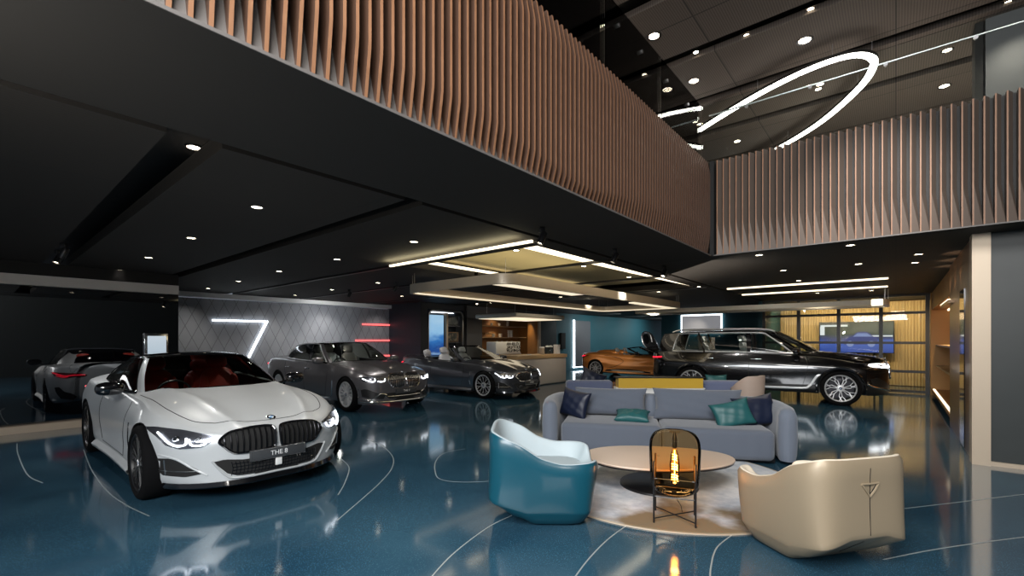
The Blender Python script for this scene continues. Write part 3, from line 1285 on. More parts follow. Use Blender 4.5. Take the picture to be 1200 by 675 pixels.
            for sg in (1, -1):
                path = [pts[i][1] for i in range(a, b + 1)] + [pts[b][j] for j in range(2, len(V) - 3)] + [pts[i][-2] for i in range(b, a - 1, -1)] + [pts[a][j] for j in range(len(V) - 3, 1, -1)]
                path = [Vector((p.x, (p.y + .006) * sg, p.z)) for p in path]
                g = G()
                g.tube(path, S.get('trim_r', .009), 6, closed=True)
                g.build('window_trim', trimm, s.root)
        else:
            for sg in (1, -1):
                pass
            i1 = max(i for i, c in enumerate(cols[:-1]) if c[1] in ('windshield', 'a_pillar')) + 1
            top = [pts[i][-1] for i in range(i1 + 1)]
            path = [pts[i1][j] for j in range(len(V))]
            full = [Vector((p.x, -p.y, p.z)) for p in path] + [Vector((p.x, -p.y, p.z)) for p in reversed(top)] + [p for p in top[1:]] + [p for p in reversed(path)]
            g = G()
            g.tube(full, .02, 8)
            g.build('windshield_header', 'gloss_black' if trimm != 'chrome' else 'chrome', s.root)


def wheel_part(car, x, z, y, side, R, RR, W_, style, rim_m, face_m, cap=True):
    """tyre with rim, brake disc and cap as sub-parts; side -1 is the right side"""
    mx = Matrix.Translation((x, y * side, z)) @ Matrix.Rotation(PI if side > 0 else 0, 4, 'Z')
    h = W_ / 2                              # outer face at -y
    g = G()
    prof = [(RR, -h + .02), (RR + .01, -h + .004), (R - .05, -h - .006), (R - .018, -h + .006), (R, -h + .03), (R, h - .03), (R - .02, h), (RR, h - .02)]
    g.lathe(prof, 56, axis='y')
    for q in (-.05, -.015, .02, .055):
        g.lathe([(R + .0005, q - .004), (R - .006, q), (R + .0005, q + .004)], 40, axis='y')
    t = g.build('wheel', 'rubber', car, sharp=40)
    t.matrix_local = mx
    # rim: dish, lip, spokes
    g = G()
    yf = -h + .012
    g.lathe([(RR + .006, yf), (RR - .004, yf - .006), (RR - .018, yf), (RR - .022, yf + .02)], 56, 1, axis='y')
    g.lathe([(RR - .022, yf + .02), (RR - .04, h - .03), (0.12, h - .025), (.05, h - .03)], 40, 0, axis='y')

    def spoke(r0, a0, r1, a1, w0, w1, yo0, yo1, dep=.03, mi=1):
        p0 = Vector((r0 * math.cos(a0), 0, r0 * math.sin(a0)))
        p1 = Vector((r1 * math.cos(a1), 0, r1 * math.sin(a1)))
        t_ = (p1 - p0).normalized()
        nn = Vector((-t_.z, 0, t_.x))
        vs_ = []
        for p, w, yo in ((p0, w0, yo0), (p1, w1, yo1)):
            for sx, sy in ((-1, 1), (-.7, 0), (.7, 0), (1, 1)):
                vs_.append(p + nn * w * sx + Vector((0, yo + dep * sy, 0)))
        g.add(vs_, [(0, 1, 5, 4), (2, 3, 7, 6), (3, 0, 4, 7), (0, 3, 2, 1), (4, 5, 6, 7)], 0)
        g.add(vs_, [(1, 2, 6, 5)], mi)
    hub = yf + .03
    if style == 'fine':
        for i in range(15):
            a = 2 * PI * i / 15
            spoke(.05, a, RR - .012, a, .007, .010, hub - .012, yf + .006)
            if i % 1 == 0:
                spoke(.05, a + .1, RR - .012, a + .085, .004, .005, hub - .006, yf + .010)
    elif style == 'ysplit':
        for i in range(10):
            a = 2 * PI * (i + .5) / 10
            spoke(.05, a, RR * .58, a, .012, .009, hub - .015, hub - .008)
            spoke(RR * .55, a, RR - .010, a - .19, .009, .010, hub - .008, yf + .004)
            spoke(RR * .55, a, RR - .010, a + .19, .009, .010, hub - .008, yf + .004)
    elif style == 'cross':
        for i in range(7):
            a = 2 * PI * (i + .25) / 7
            spoke(.05, a - .10, RR * .62, a - .16, .012, .010, hub - .015, hub - .010)
            spoke(.05, a + .10, RR * .62, a + .16, .012, .010, hub - .015, hub - .010)
            spoke(RR * .60, a - .16, RR - .010, a + .10, .010, .011, hub - .010, yf + .004)
            spoke(RR * .60, a + .16, RR - .010, a - .10, .010, .011, hub - .010, yf + .004)
            spoke(RR * .60, a + .16, RR - .010, a + .36, .008, .009, hub - .010, yf + .004)
    else:   # five double spokes
        for i in range(5):
            a = 2 * PI * (i + .2) / 5
            for sg in (-1, 1):
                spoke(.045, a + sg * .28, RR - .010, a + sg * .20, .020, .014, hub - .018, yf + .004)
                spoke(.06, a + sg * .42, RR - .010, a + sg * .44, .006, .008, hub - .010, yf + .010)
    g.lathe([(.078, hub + .02), (.072, hub - .012), (.035, hub - .020), (.0005, hub - .020)], 28, 1, axis='y')
    rim = g.build('rim', [rim_m, face_m], t, sharp=25)
    g = G()
    g.lathe([(.09, .0), (RR * .76, .0), (RR * .76, .022), (.09, .022)], 40, axis='y')
    g.rbox(-.06, .06, -.035, .05, RR * .42, RR * .74, .012)
    g.build('brake_disc', 'dark_metal', t)
    if cap:
        g = G()
        roundel(g, Matrix.Translation((0, hub - .021, 0)) @ Matrix.Rotation(PI / 2, 4, 'X'), .030)
        g.build('wheel_badge', ['gloss_black', 'white', 'roundel_blue', 'chrome'], t, smooth=False)
    return t


def roundel(g, mx, r):
    """round badge: black ring, blue and white quarters, facing local +z"""
    n = 32
    g.lathe([(r, -.004), (r * 1.02, .001), (r * .97, .002)], n, 3, mx=mx)
    g.lathe([(r * .97, .0015), (r * .62, .0015)], n, 0, mx=mx)
    g.lathe([(r * .64, .0018), (r * .60, .0022), (r * .58, .0018)], n, 3, mx=mx)
    for q in range(4):
        vs_ = [(0, 0, .002)] + [(r * .59 * math.cos(PI / 2 * (q + i / 8)), r * .59 * math.sin(PI / 2 * (q + i / 8)), .002) for i in range(9)]
        g.add(vs_, [(0, i, i + 1) for i in range(1, 9)], 2 if q % 2 else 1, mx)


def text_mesh(name, body, size, m, parent, mx, ext=.001):
    cu = bpy.data.curves.new(name, 'FONT')
    cu.body = body
    cu.size = size
    cu.extrude = ext
    cu.align_x = 'CENTER'
    cu.align_y = 'CENTER'
    o = bpy.data.objects.new(name, cu)
    COL.objects.link(o)
    bpy.context.view_layer.update()
    dg = bpy.context.evaluated_depsgraph_get()
    me = bpy.data.meshes.new_from_object(o.evaluated_get(dg))
    bpy.data.objects.remove(o)
    me.materials.clear()
    me.materials.append(M[m])
    ob = bpy.data.objects.new(name, me)
    link(ob, parent)
    ob.matrix_local = mx
    return ob


def blob(g, c, s_, nx=12, ny=14, e=2.6, mi=0, mx=None, taper=0):
    """superellipsoid"""
    def sp(w, p):
        return math.copysign(abs(w) ** p, w)
    rows = []
    p = 2 / e
    for i in range(nx + 1):
        a = -PI / 2 + PI * i / nx
        row = []
        for j in range(ny):
            b = 2 * PI * j / ny
            z = sp(math.sin(a), p)
            k = 1 + taper * z
            row.append((c[0] + s_[0] * sp(math.cos(a), p) * sp(math.cos(b), p) * k, c[1] + s_[1] * sp(math.cos(a), p) * sp(math.sin(b), p) * k, c[2] + s_[2] * z))
        rows.append(row)
    g.grid(rows, mi, True, mx)


def car_seat(car, x, y, z, m, h=1.0, head=True, w=.26):
    g = G()
    blob(g, (x + .02, y, z), (.27, w, .09), e=3.5)
    lean = Matrix.Translation((x - .24, y, z + .05)) @ Matrix.Rotation(math.radians(-20), 4, 'Y')
    blob(g, (0, 0, .28 * h), (.08, w * .95, .32 * h), e=3.2, mx=lean, taper=-.16)
    blob(g, (.04, w * .72, .24 * h), (.07, .06, .24 * h), e=2.6, mx=lean)
    blob(g, (.04, -w * .72, .24 * h), (.07, .06, .24 * h), e=2.6, mx=lean)
    st = g.build('seat', m, car, sharp=60)
    if head:
        g = G()
        blob(g, (.03, 0, .68 * h), (.06, .13, .10), e=3, mx=lean)
        g.build('headrest', m, st, sharp=60)
    return st


def steering(car, x, y, z):
    mx = Matrix.Translation((x, y, z)) @ Matrix.Rotation(math.radians(68), 4, 'Y')
    g = G()
    g.tube([(.18 * math.cos(2 * PI * i / 28), .18 * math.sin(2 * PI * i / 28), 0) for i in range(28)], .014, 8, closed=True, mx=mx)
    blob(g, (0, 0, -.01), (.06, .07, .03), mx=mx)
    g.tube([(-.0, -.17, 0), (0, .17, 0)], .012, 6, mx=mx)
    g.tube([(0, 0, 0), (.15, 0, 0)], .012, 6, mx=mx)
    g.tube([(0, 0, 0), (0, 0, -.3)], .02, 8, mx=mx)
    g.build('steering_wheel', 'black', car)


def cabin_fill(loc, rz, p, power):  # adds an unseen point light that brightens the seats
    l = bpy.data.lights.new('cabin_fill_light', 'POINT')
    l.energy = power
    l.color = (1, .95, .88)
    l.shadow_soft_size = .03
    o = bpy.data.objects.new('cabin_fill_light', l)
    COL.objects.link(o)
    o.location = Matrix.Translation(loc) @ Matrix.Rotation(rz, 4, 'Z') @ Vector(p)


def mirror_pair(car, x, y, z, m, cap_m):
    for sg in (1, -1):
        g = G()
        g.tube([(x + .02, (y - .10) * sg, z - .05), (x, (y + .02) * sg, z - .02)], .018, 8)
        blob(g, (x, (y + .12) * sg, z + .015), (.075, .125, .072), e=2.8, mi=1)
        o = g.build('door_mirror', ['gloss_black', cap_m], car, sharp=60)


def kidney(c, y0, y1, pts, frame_m, bar_m, nb, bar_r=.007, fr=.012, back_off=.006):
    """one kidney each side; pts are (y, z) for the left one"""
    for sg in (1, -1):
        poly = [(p[0] * sg, p[1]) for p in smooth_path(pts, 4, True)]
        bk = c.patch('kidney_grille', poly, 'front', 'matte_black', back_off, 20, 6)
        g = G()
        P = []
        for p in poly:
            loc, nrm = c.hit(p[0], p[1], 'front')
            P.append(loc + nrm * .012)
        g.tube(P, fr, 8, closed=True)
        g.build('grille_frame', frame_m, bk)
        ys_ = [p[0] for p in poly]
        a, b = min(ys_), max(ys_)
        g = G()
        for i in range(nb):
            y = a + (b - a) * (i + .8) / (nb + .6)
            zz = []
            for q in range(len(poly)):
                (u0, v0), (u1, v1) = poly[q], poly[(q + 1) % len(poly)]
                if (u0 - y) * (u1 - y) <= 0 and u0 != u1:
                    zz.append(v0 + (v1 - v0) * (y - u0) / (u1 - u0))
            if len(zz) < 2:
                continue
            z0, z1 = min(zz) + .006, max(zz) - .006
            L = []
            for w in range(7):
                loc, nrm = c.hit(y, z0 + (z1 - z0) * w / 6, 'front')
                L.append(loc + nrm * (.012 + .008 * math.sin(PI * w / 6)))
            g.tube(L, bar_r, 6)
        g.build('grille_bars', bar_m, bk)


def mirror_poly(P):
    return [(-a, b) for a, b in P]


PAINT = {}


def paint(name, col, metal=.35, rough=.32, coat=1.0):
    M[name] = mat(name, col, rough, metal, coat)


paint('frozen_white', (0.54, 0.56, 0.57), .15, .38, .35)
paint('graphite', (0.15, 0.145, 0.155), .55, .30, 1)
paint('dark_grey_blue', (0.060, 0.063, 0.072), .55, .28, 1)
paint('copper', (0.78, 0.29, 0.07), .4, .3, 1)
paint('black_paint', (0.006, 0.006, 0.007), .3, .2, 1)


def sill_shadow(c):
    pass


def build_coupe(convertible, label, cat_, loc, rz, body_m, seat_m, wheel_style, rim_m, face_m, plate_text):
    car = thing('convertible_car' if convertible else 'coupe_car', label, cat_, loc, rz)
    S = dict(nose=2.22, tail=-2.47, fr=1.0, rr=.95, fn=3.0, fm=2.1, rn=3.2, rm=2.2, mid=-.4,
             axles=[(1.41, .345), (-1.41, .345)], arch=.372, well=.66, side=.016,
             keys=dict(
                 w=[(-2.5, .90), (-1.9, .945), (-1.4, .958), (-.8, .925), (0, .905), (.8, .912), (1.4, .945), (1.9, .94), (2.4, .93)],
                 ws=[(-2.5, .76), (-1.9, .84), (-1.4, .89), (0, .86), (1.4, .88), (1.9, .86), (2.1, .87), (2.4, .88)],
                 wsh=[(-2.5, .80), (-2.0, .84), (-1.4, .885), (-.8, .84), (0, .815), (.8, .80), (1.4, .83), (1.9, .82), (2.4, .82)],
                 zs=[(-2.47, .46), (-2.44, .34), (-2.3, .27), (-1.9, .22), (-1.4, .19), (1.4, .17), (2.0, .155), (2.11, .15), (2.19, .19), (2.22, .29)],
                 zm=[(-2.5, .66), (-1.4, .62), (0, .52), (1.4, .56), (2.1, .50), (2.4, .48)],
                 zsh=[(-2.47, .86), (-2.40, .93), (-2.1, .945), (-1.4, .945), (-.5, .915), (.5, .885), (1.0, .865), (1.5, .80), (1.9, .70), (2.11, .625), (2.19, .565), (2.22, .47)],
                 zc=[(-2.47, .92), (-2.42, 1.0), (-2.2, 1.02), (-1.6, 1.02), (-.5, .99), (.6, .985), (.95, .965), (1.5, .885), (1.8, .81), (2.01, .74), (2.14, .68), (2.20, .62), (2.22, .52)],
                 p=[(-2.5, 5), (-1.5, 5), (-.5, 6), (.5, 4), (1.2, 2.8), (2.36, 2.8)]),
             creases=[([(.5, .62), (1.2, .50), (1.8, .40), (2.2, .30)], .024, .06), ([(.5, .30), (1.5, .22), (2.2, .18)], -.006, .10)],
             hole=[(-2.0, 0), (-1.96, .30), (-1.85, .5), (-1.6, .66), (-1.2, .74), (-.5, .765), (.2, .75), (.50, .71), (.72, .60), (.86, .38), (.93, .2), (.96, 0)],
             green=[(.96, 0, -.02, 0, 1.318, 'windshield'), (.90, .30, -.03, .22, 1.316, 'windshield'), (.78, .56, -.07, .42, 1.305, 'windshield'), (.56, .71, -.14, .525, 1.288, 'a_pillar'), (.40, .745, -.24, .548, 1.291, 'side_window'), (.05, .775, -.36, .56, 1.300, 'side_window'), (-.35, .79, -.52, .565, 1.300, 'b_pillar'), (-.42, .79, -.58, .565, 1.298, 'side_window_rear'),
                    (-.85, .785, -.85, .555, 1.275, 'side_window_rear'), (-1.22, .765, -1.10, .54, 1.237, 'c_pillar'), (-1.62, .70, -1.28, .50, 1.197, 'c_pillar'), (-1.86, .56, -1.36, .42, 1.20, 'rear_window'), (-1.95, .32, -1.38, .22, 1.222, 'rear_window'), (-1.99, 0, -1.39, 0, 1.228, 'end')],
             roof_corner=(3, 10), roof_z=.040, crown=.012, bulge=.028, trim_r=.006, dark_roof=True)
    if convertible:
        S['hole'] = [(-1.45, 0), (-1.43, .4), (-1.38, .62), (-1.2, .72), (-.5, .765), (.2, .75), (.50, .71), (.72, .60), (.86, .38), (.93, .2), (.96, 0)]
    c = Car(S, car)
    c.body(body_m, 'black')
    gl = dict(windshield='windscreen', side='side_glass', rear_window='dark_glass')
    c.greenhouse(body_m, 'gloss_black', 'gloss_black', gl, only_front=convertible)
    # kidneys and front
    kp = [(.026, .635), (.022, .56), (.028, .49), (.055, .462), (.20, .447), (.34, .447), (.395, .468), (.44, .515), (.478, .556), (.455, .598), (.38, .640), (.24, .658), (.08, .658)]
    kidney(c, 0, 0, kp, 'gloss_black' if not convertible else 'chrome', 'dark_metal', 9, .006, .012 if not convertible else .009)
    # headlights
    for sg in (1, -1):
        P = [(.505, .612), (.55, .555), (.60, .528), (.74, .522), (.81, .555), (.90, .690), (.84, .696), (.70, .676), (.58, .640)]
        P = [(a * sg, b) for a, b in P]
        hl = c.patch('headlight', P, 'front', 'head_in', .004, 22, 8)
        g = G()
        for k in ([(.555, .595), (.575, .555), (.62, .545), (.665, .555), (.675, .60)], [(.69, .61), (.70, .56), (.75, .548), (.80, .58), (.845, .655)]):
            c.stroke('', [(a * sg, b) for a, b in k], 'front', .0085, None, .012, g=g)
        g.build('running_light', 'drl', hl)
        g = G()
        for (yy, zz) in ((.62, .59), (.755, .605)):
            loc, nrm = c.hit(yy * sg, zz, 'front')
            q = Vector((0, 0, 1)).rotation_difference(nrm).to_matrix().to_4x4()
            g.lathe([(.0005, .012), (.018, .012), (.022, .006), (.03, .004)], 16, mx=Matrix.Translation(loc + nrm * .004) @ q)
        g.build('projector', 'chrome', hl)
        c.patch('lens_cover', P, 'front', 'lamp_glass', .022, 22, 8, hl, skirt=.03)
    # lower intake
    P = [(-.52, .385), (-.42, .27), (-.34, .235), (.34, .235), (.42, .27), (.52, .385), (.44, .40), (.30, .38), (-.30, .38), (-.44, .40)]
    it = c.patch('lower_intake', P, 'front', 'matte_black', .005, 30, 6)
    g = G()
    for zz in (.26, .29, .32, .35):
        c.stroke('', [(a, zz) for a in (-.38, -.2, 0, .2, .38)], 'front', .003, None, .008, g=g, k=3)
    for i in range(27):
        y = -.39 + i * .03
        c.stroke('', [(y, .245), (y + .012, .31), (y, .37)], 'front', .0028, None, .008, g=g, k=2)
    g.build('mesh_grille', 'gloss_black', it)
    for sg in (1, -1):
        g = G()
        c.stroke('', [(a * sg, b) for a, b in ((.53, .395), (.43, .255), (.33, .22), (.0, .22))], 'front', .011, None, .008, g=g)
        g.build('intake_blade', body_m, it)
        P = [(.62, .375), (.60, .325), (.63, .285), (.80, .28), (.86, .33), (.875, .42), (.80, .425), (.70, .42)]
        P = [(.585, .29), (.70, .265), (.83, .28), (.865, .34), (.86, .43), (.80, .435), (.72, .40), (.62, .325)]
        P = [(a * sg, b) for a, b in P]
        a_ = c.patch('side_intake', P, 'front', 'matte_black', .004, 16, 6)
        g = G()
        c.stroke('', [(.64 * sg, .315), (.74 * sg, .318), (.85 * sg, .325)], 'front', .003, None, .008, g=g)
        c.stroke('', [(.81 * sg, .29), (.815 * sg, .35), (.82 * sg, .42)], 'front', .006, None, .008, g=g)
        g.build('intake_vane', 'satin', a_)
        g = G()
        c.stroke('', [(a * sg, b) for a, b in ((.56, .27), (.66, .345), (.76, .43), (.88, .475))], 'front', .009, None, .004, g=g)
        g.build('bumper_blade', body_m, a_)
    # splitter
    g = G()
    rows = []
    for i in range(41):
        y = -.86 + 1.72 * i / 40
        loc, nrm = c.hit(y, .20, 'front')
        x = loc.x
        rows.append([(x - .18, y, .165), (x + .012, y, .150), (x + .022, y, .160), (x + .010, y, .200), (x - .05, y, .205)])
    g.grid(rows)
    g.build('front_splitter', 'gloss_black', car)
    # plate and badge
    loc, nrm = c.hit(0, .41, 'front')
    px = loc.x + .03
    pl = G()
    pl.rbox(px - .03, px, -.26, .26, .352, .458, .006, 2)
    plate = pl.build('number_plate', 'plate', car)
    g = G()
    g.tube([(px + .001, -.255, .357), (px + .001, .255, .357), (px + .001, .255, .453), (px + .001, -.255, .453)], .003, 4, closed=True)
    g.build('plate_rim', 'satin', plate)
    text_mesh('plate_text', plate_text, .062, 'letters', plate, Matrix.Translation((px + .001, 0, .405)) @ Matrix.Rotation(PI / 2, 4, 'Z') @ Matrix.Rotation(PI / 2, 4, 'X'))
    if not convertible:
        g = G()
        g.rbox(px - .02, px - .005, -.03, .03, .28, .35, .004)
        g.build('sensor_cover', 'white', car)
    loc, nrm = c.hit(2.06, 0, 'top')
    q = Vector((0, 0, 1)).rotation_difference(Vector((nrm.x, 0, nrm.z))).to_matrix().to_4x4()
    g = G()
    roundel(g, Matrix.Translation(loc + nrm * .006) @ q, .041)
    g.build('hood_badge', ['gloss_black', 'white', 'roundel_blue', 'chrome'], car, smooth=False)
    # shut lines
    g = G()
    for d in ('left', 'right'):
        for L in ([(.62, .84), (.66, .70), (.62, .45), (.56, .27)], [(-.62, .89), (-.66, .70), (-.62, .45), (-.55, .30)], [(.56, .265), (0, .262), (-.55, .275)]):
            c.stroke('', L, d, .0035, None, .0005, g=g)
    for sg in (1, -1):
        c.stroke('', [(.62, .76 * sg), (1.0, .745 * sg), (1.5, .72 * sg), (1.84, .62 * sg), (1.98, .47 * sg)], 'top', .0035, None, .0005, g=g)
    c.stroke('', [(1.98, -.47), (2.06, -.25), (2.095, 0), (2.06, .25), (1.98, .47)], 'top', .003, None, .0005, g=g)
    c.stroke('', [(-2.05, -.60), (-2.30, -.62), (-2.36, 0), (-2.30, .62), (-2.05, .60)], 'top', .003, None, .0005, g=g)
    g.build('panel_gaps', 'matte_black', car)
    for d, sg in (('left', 1), ('right', -1)):
        # air vent behind the front wheel
        g = G()
        c.stroke('', [(.93, .33), (.90, .45), (.93, .58), (.91, .66)], d, .007, None, .002, g=g)
        g.build('side_vent', 'gloss_black' if not convertible else 'chrome', car)
        # skirt
        g = G()
        P = []
        for i in range(25):
            x = -.98 + 1.96 * i / 24
            loc, nrm = c.hit(x, .24, d)
            P.append((x, loc.y, loc.z))
        rows = [[(x, y - .10 * sg, .15), (x, y + .035 * sg, .155), (x, y + .045 * sg, .185), (x, y + .0 * sg, .235)] for x, y, z in P]
        g.grid(rows)
        g.build('side_skirt', body_m, car)
        loc, nrm = c.hit(-.42, .80, d)
        g = G()
        g.rbox(-.52, -.32, loc.y - .012 * 1, loc.y + .012, .79, .815, .008)
        o = g.build('door_handle', body_m, car)
        o.location = (0, .016 * sg, 0)
    # tail
    for sg in (1, -1):
        P = [(a * sg, b) for a, b in ((.42, .790), (.45, .765), (.60, .760), (.70, .735), (.86, .775), (.895, .85), (.80, .845), (.66, .835), (.48, .822))]
        tl = c.patch('tail_light', P, 'rear', 'tail_dark', .006, 22, 6)
        g = G()
        c.stroke('', [(a * sg, b) for a, b in ((.45, .795), (.60, .792), (.72, .775), (.80, .80), (.87, .835))], 'rear', .013, None, .012, g=g)
        c.stroke('', [(a * sg, b) for a, b in ((.68, .765), (.74, .752), (.83, .778))], 'rear', .008, None, .012, g=g)
        g.build('light_bar', 'tail', tl)
        P = [(a * sg, b) for a, b in ((.56, .36), (.62, .30), (.78, .33), (.84, .45), (.86, .55), (.80, .56), (.74, .47), (.64, .43))]
        c.patch('rear_vent', P, 'rear', 'matte_black', .005, 14, 6)
    P = [(-.50, .30), (-.44, .22), (.44, .22), (.50, .30), (.46, .40), (-.46, .40)]
    c.patch('rear_diffuser', P, 'rear', 'gloss_black', .008, 22, 6)
    g = G()
    rows = []
    for i in range(31):
        y = -.72 + 1.44 * i / 30
        loc, nrm = c.hit(-2.33, y, 'top')
        rows.append([(-2.22, y, loc.z - .01), (-2.36, y, loc.z + .018), (-2.43, y, loc.z + .022 - .06 * (y / .8) ** 4), (-2.40, y, loc.z - .03)])
    g.grid(rows)
    g.build('boot_spoiler', 'gloss_black' if not convertible else body_m, car)
    # wheels
    for x in (1.41, -1.41):
        for sg in (1, -1):
            wheel_part(car, x, .345, .83, sg, .345, .262, .24, wheel_style, rim_m, face_m)
    # cabin
    for y in (.37, -.37):
        car_seat(car, -.28, y, .50, seat_m, .98)
        car_seat(car, -1.08, y, .58, seat_m, .72, True, .24)
    g = G()
    blob(g, (.60, 0, .80), (.32, .70, .13), e=3.5)
    g.build('dashboard', 'cabin', car, sharp=60)
    steering(car, .28, -.37, .84)
    if not convertible:
        cabin_fill(loc, rz, (-.25, 0, 1.24), 130)
    mirror_pair(car, .42, .86, .96, 'gloss_black', 'gloss_black' if not convertible else body_m)
    if convertible:
        g = G()
        blob(g, (-1.45, 0, .955), (.40, .66, .05), e=3)
        g.build('tonneau_cover', 'black', car, sharp=60)
    return car, c


white_car, _c = build_coupe(False, 'matte white two-door coupe with black double grille and plate THE 8, nearest car', 'car', (-6.86, 1.95, 0), 0, 'frozen_white', 'red_leather', 'double', 'black', 'black', 'THE 8')
build_coupe(True, 'dark grey open convertible with white seats between the grey saloon and the bar counter', 'car', (-9.42, 9.31, 0), 0, 'dark_grey_blue', 'white_leather', 'ysplit', 'gloss_black', 'alloy', 'THE 8')


# ------------------------------------------------------------------ saloon
def build_saloon():
    car = thing('saloon_car', 'graphite grey four-door saloon with chrome grille parked in front of the diamond-patterned wall', 'car', (-10.36, 5.97, 0), 0)
    S = dict(nose=2.39, tail=-2.78, fr=.8, rr=.8, fn=3.2, fm=2.3, rn=3.2, rm=2.3, mid=-.4,
             axles=[(1.6, .36), (-1.6, .36)], arch=.385, well=.66, side=.010,
             keys=dict(
                 w=[(-2.8, .90), (-1.6, .945), (0, .945), (1.6, .945), (2.5, .92)],
                 ws=[(-2.8, .80), (-1.6, .88), (0, .87), (1.6, .88), (2.5, .86)],
                 wsh=[(-2.8, .80), (-1.6, .86), (0, .85), (1.0, .84), (1.6, .85), (2.5, .82)],
                 zs=[(-2.78, .48), (-2.74, .36), (-2.5, .26), (-1.6, .20), (1.6, .18), (2.15, .17), (2.35, .20), (2.39, .30)],
                 zm=[(-2.8, .72), (-1.6, .68), (0, .58), (1.6, .62), (2.5, .54)],
                 zsh=[(-2.78, .90), (-2.70, .98), (-2.2, 1.0), (-1.5, 1.0), (0, .97), (.9, .94), (1.6, .875), (2.05, .78), (2.29, .70), (2.37, .62), (2.39, .52)],
                 zc=[(-2.78, .98), (-2.72, 1.05), (-2.3, 1.08), (-1.8, 1.09), (-.5, 1.05), (.7, 1.045), (1.1, 1.02), (1.7, .96), (2.05, .88), (2.27, .80), (2.37, .71), (2.39, .60)],
                 p=[(-2.8, 5), (-.5, 6), (.5, 5), (1.2, 3.4), (2.5, 3.2)]),
             creases=[([(.7, .60), (1.4, .50), (2.2, .36)], .013, .06)],
             hole=[(-1.92, 0), (-1.9, .3), (-1.78, .55), (-1.5, .72), (-.9, .79), (0, .80), (.45, .77), (.72, .70), (.92, .52), (1.04, .28), (1.09, 0)],
             green=[(1.09, 0, .20, 0, 1.435, 'windshield'), (1.02, .34, .18, .26, 1.43, 'windshield'), (.88, .62, .12, .48, 1.415, 'windshield'), (.70, .74, .02, .585, 1.395, 'a_pillar'), (.56, .775, -.08, .61, 1.40, 'side_window'), (.15, .80, -.18, .62, 1.415, 'side_window'), (-.14, .80, -.28, .625, 1.42, 'b_pillar'), (-.24, .80, -.36, .625, 1.42, 'side_window_rear'),
                    (-.8, .795, -.80, .62, 1.415, 'side_window_rear'), (-1.28, .77, -1.16, .60, 1.375, 'side_window_rear'), (-1.52, .74, -1.32, .58, 1.345, 'c_pillar'), (-1.74, .62, -1.40, .46, 1.35, 'rear_window'), (-1.86, .35, -1.42, .24, 1.372, 'rear_window'), (-1.92, 0, -1.43, 0, 1.378, 'end')],
             roof_corner=(3, 10), roof_z=.04, crown=.006, bulge=.03, trim_r=.012)
    c = Car(S, car)
    c.body('graphite', 'black')
    c.greenhouse('graphite', 'gloss_black', 'bright_trim', dict(windshield='windscreen', side='side_glass', rear_window='dark_glass'))
    kp = [(.022, .755), (.022, .60), (.05, .515), (.12, .495), (.28, .495), (.34, .53), (.385, .61), (.395, .70), (.37, .755), (.31, .782), (.10, .788)]
    kidney(c, 0, 0, kp, 'chrome', 'chrome', 11, .004, .010)
    for sg in (1, -1):
        P = [(.43, .685), (.45, .64), (.55, .615), (.70, .62), (.83, .655), (.875, .715), (.80, .735), (.60, .72), (.47, .71)]
        P = [(a * sg, b) for a, b in P]
        hl = c.patch('headlight', P, 'front', 'head_in', .004, 20, 6)
        g = G()
        for k in ([(.47, .69), (.48, .65), (.55, .635), (.61, .65)], [(.65, .70), (.66, .65), (.74, .65), (.83, .70)]):
            c.stroke('', [(a * sg, b) for a, b in k], 'front', .010, None, .012, g=g)
        g.build('running_light', 'drl', hl)
        c.patch('lens_cover', P, 'front', 'lamp_glass', .02, 20, 6, hl, skirt=.03)
        P = [(a * sg, b) for a, b in ((.50, .30), (.52, .40), (.62, .44), (.86, .52), (.88, .44), (.80, .33), (.66, .29))]
        P = [(a * sg, b) for a, b in ((.46, .36), (.60, .40), (.80, .50), (.86, .48), (.84, .34), (.70, .29), (.5, .28))]
        si = c.patch('side_intake', P, 'front', 'black', .004, 14, 6)
        g = G()
        c.stroke('', [(a * sg, b) for a, b in ((.44, .365), (.55, .39), (.68, .30), (.80, .275), (.88, .34), (.885, .50))], 'front', .009, None, .006, g=g)
        g.build('chrome_blade', 'chrome', si)
    it = c.patch('lower_intake', [(-.48, .38), (-.40, .28), (.40, .28), (.48, .38), (.40, .40), (-.40, .40)], 'front', 'matte_black', .004, 24, 6)
    g = G()
    c.stroke('', [(-.86, .235), (-.6, .225), (0, .22), (.6, .225), (.86, .235)], 'front', .011, None, .006, g=g)
    c.stroke('', [(-.42, .33), (0, .325), (.42, .33)], 'front', .006, None, .006, g=g)
    g.build('chrome_strip', 'chrome', it)
    loc, nrm = c.hit(0, .43, 'front')
    px = loc.x + .035
    pl = G()
    pl.rbox(px - .04, px, -.26, .26, .375, .475, .006, 2)
    plate = pl.build('number_plate', 'plate', car)
    text_mesh('plate_text', 'THE 7', .062, 'letters', plate, Matrix.Translation((px + .001, 0, .425)) @ Matrix.Rotation(PI / 2, 4, 'Z') @ Matrix.Rotation(PI / 2, 4, 'X'))
    loc, nrm = c.hit(2.26, 0, 'top')
    q = Vector((0, 0, 1)).rotation_difference(Vector((nrm.x, 0, nrm.z))).to_matrix().to_4x4()
    g = G()
    roundel(g, Matrix.Translation(loc + nrm * .006) @ q, .042)
    g.build('hood_badge', ['gloss_black', 'white', 'roundel_blue', 'chrome'], car, smooth=False)
    g = G()
    for d in ('left', 'right'):
        for L in ([(.80, .92), (.84, .75), (.80, .5), (.74, .28)], [(-.20, .96), (-.22, .6), (-.20, .28)], [(-1.30, .97), (-1.22, .75), (-1.12, .55), (-1.06, .30)], [(.74, .275), (-1.06, .275)]):
            c.stroke('', L, d, .0035, None, .0005, g=g)
    for sg in (1, -1):
        c.stroke('', [(.85, .80 * sg), (1.4, .78 * sg), (1.9, .74 * sg), (2.13, .62 * sg), (2.23, .45 * sg)], 'top', .0035, None, .0005, g=g)
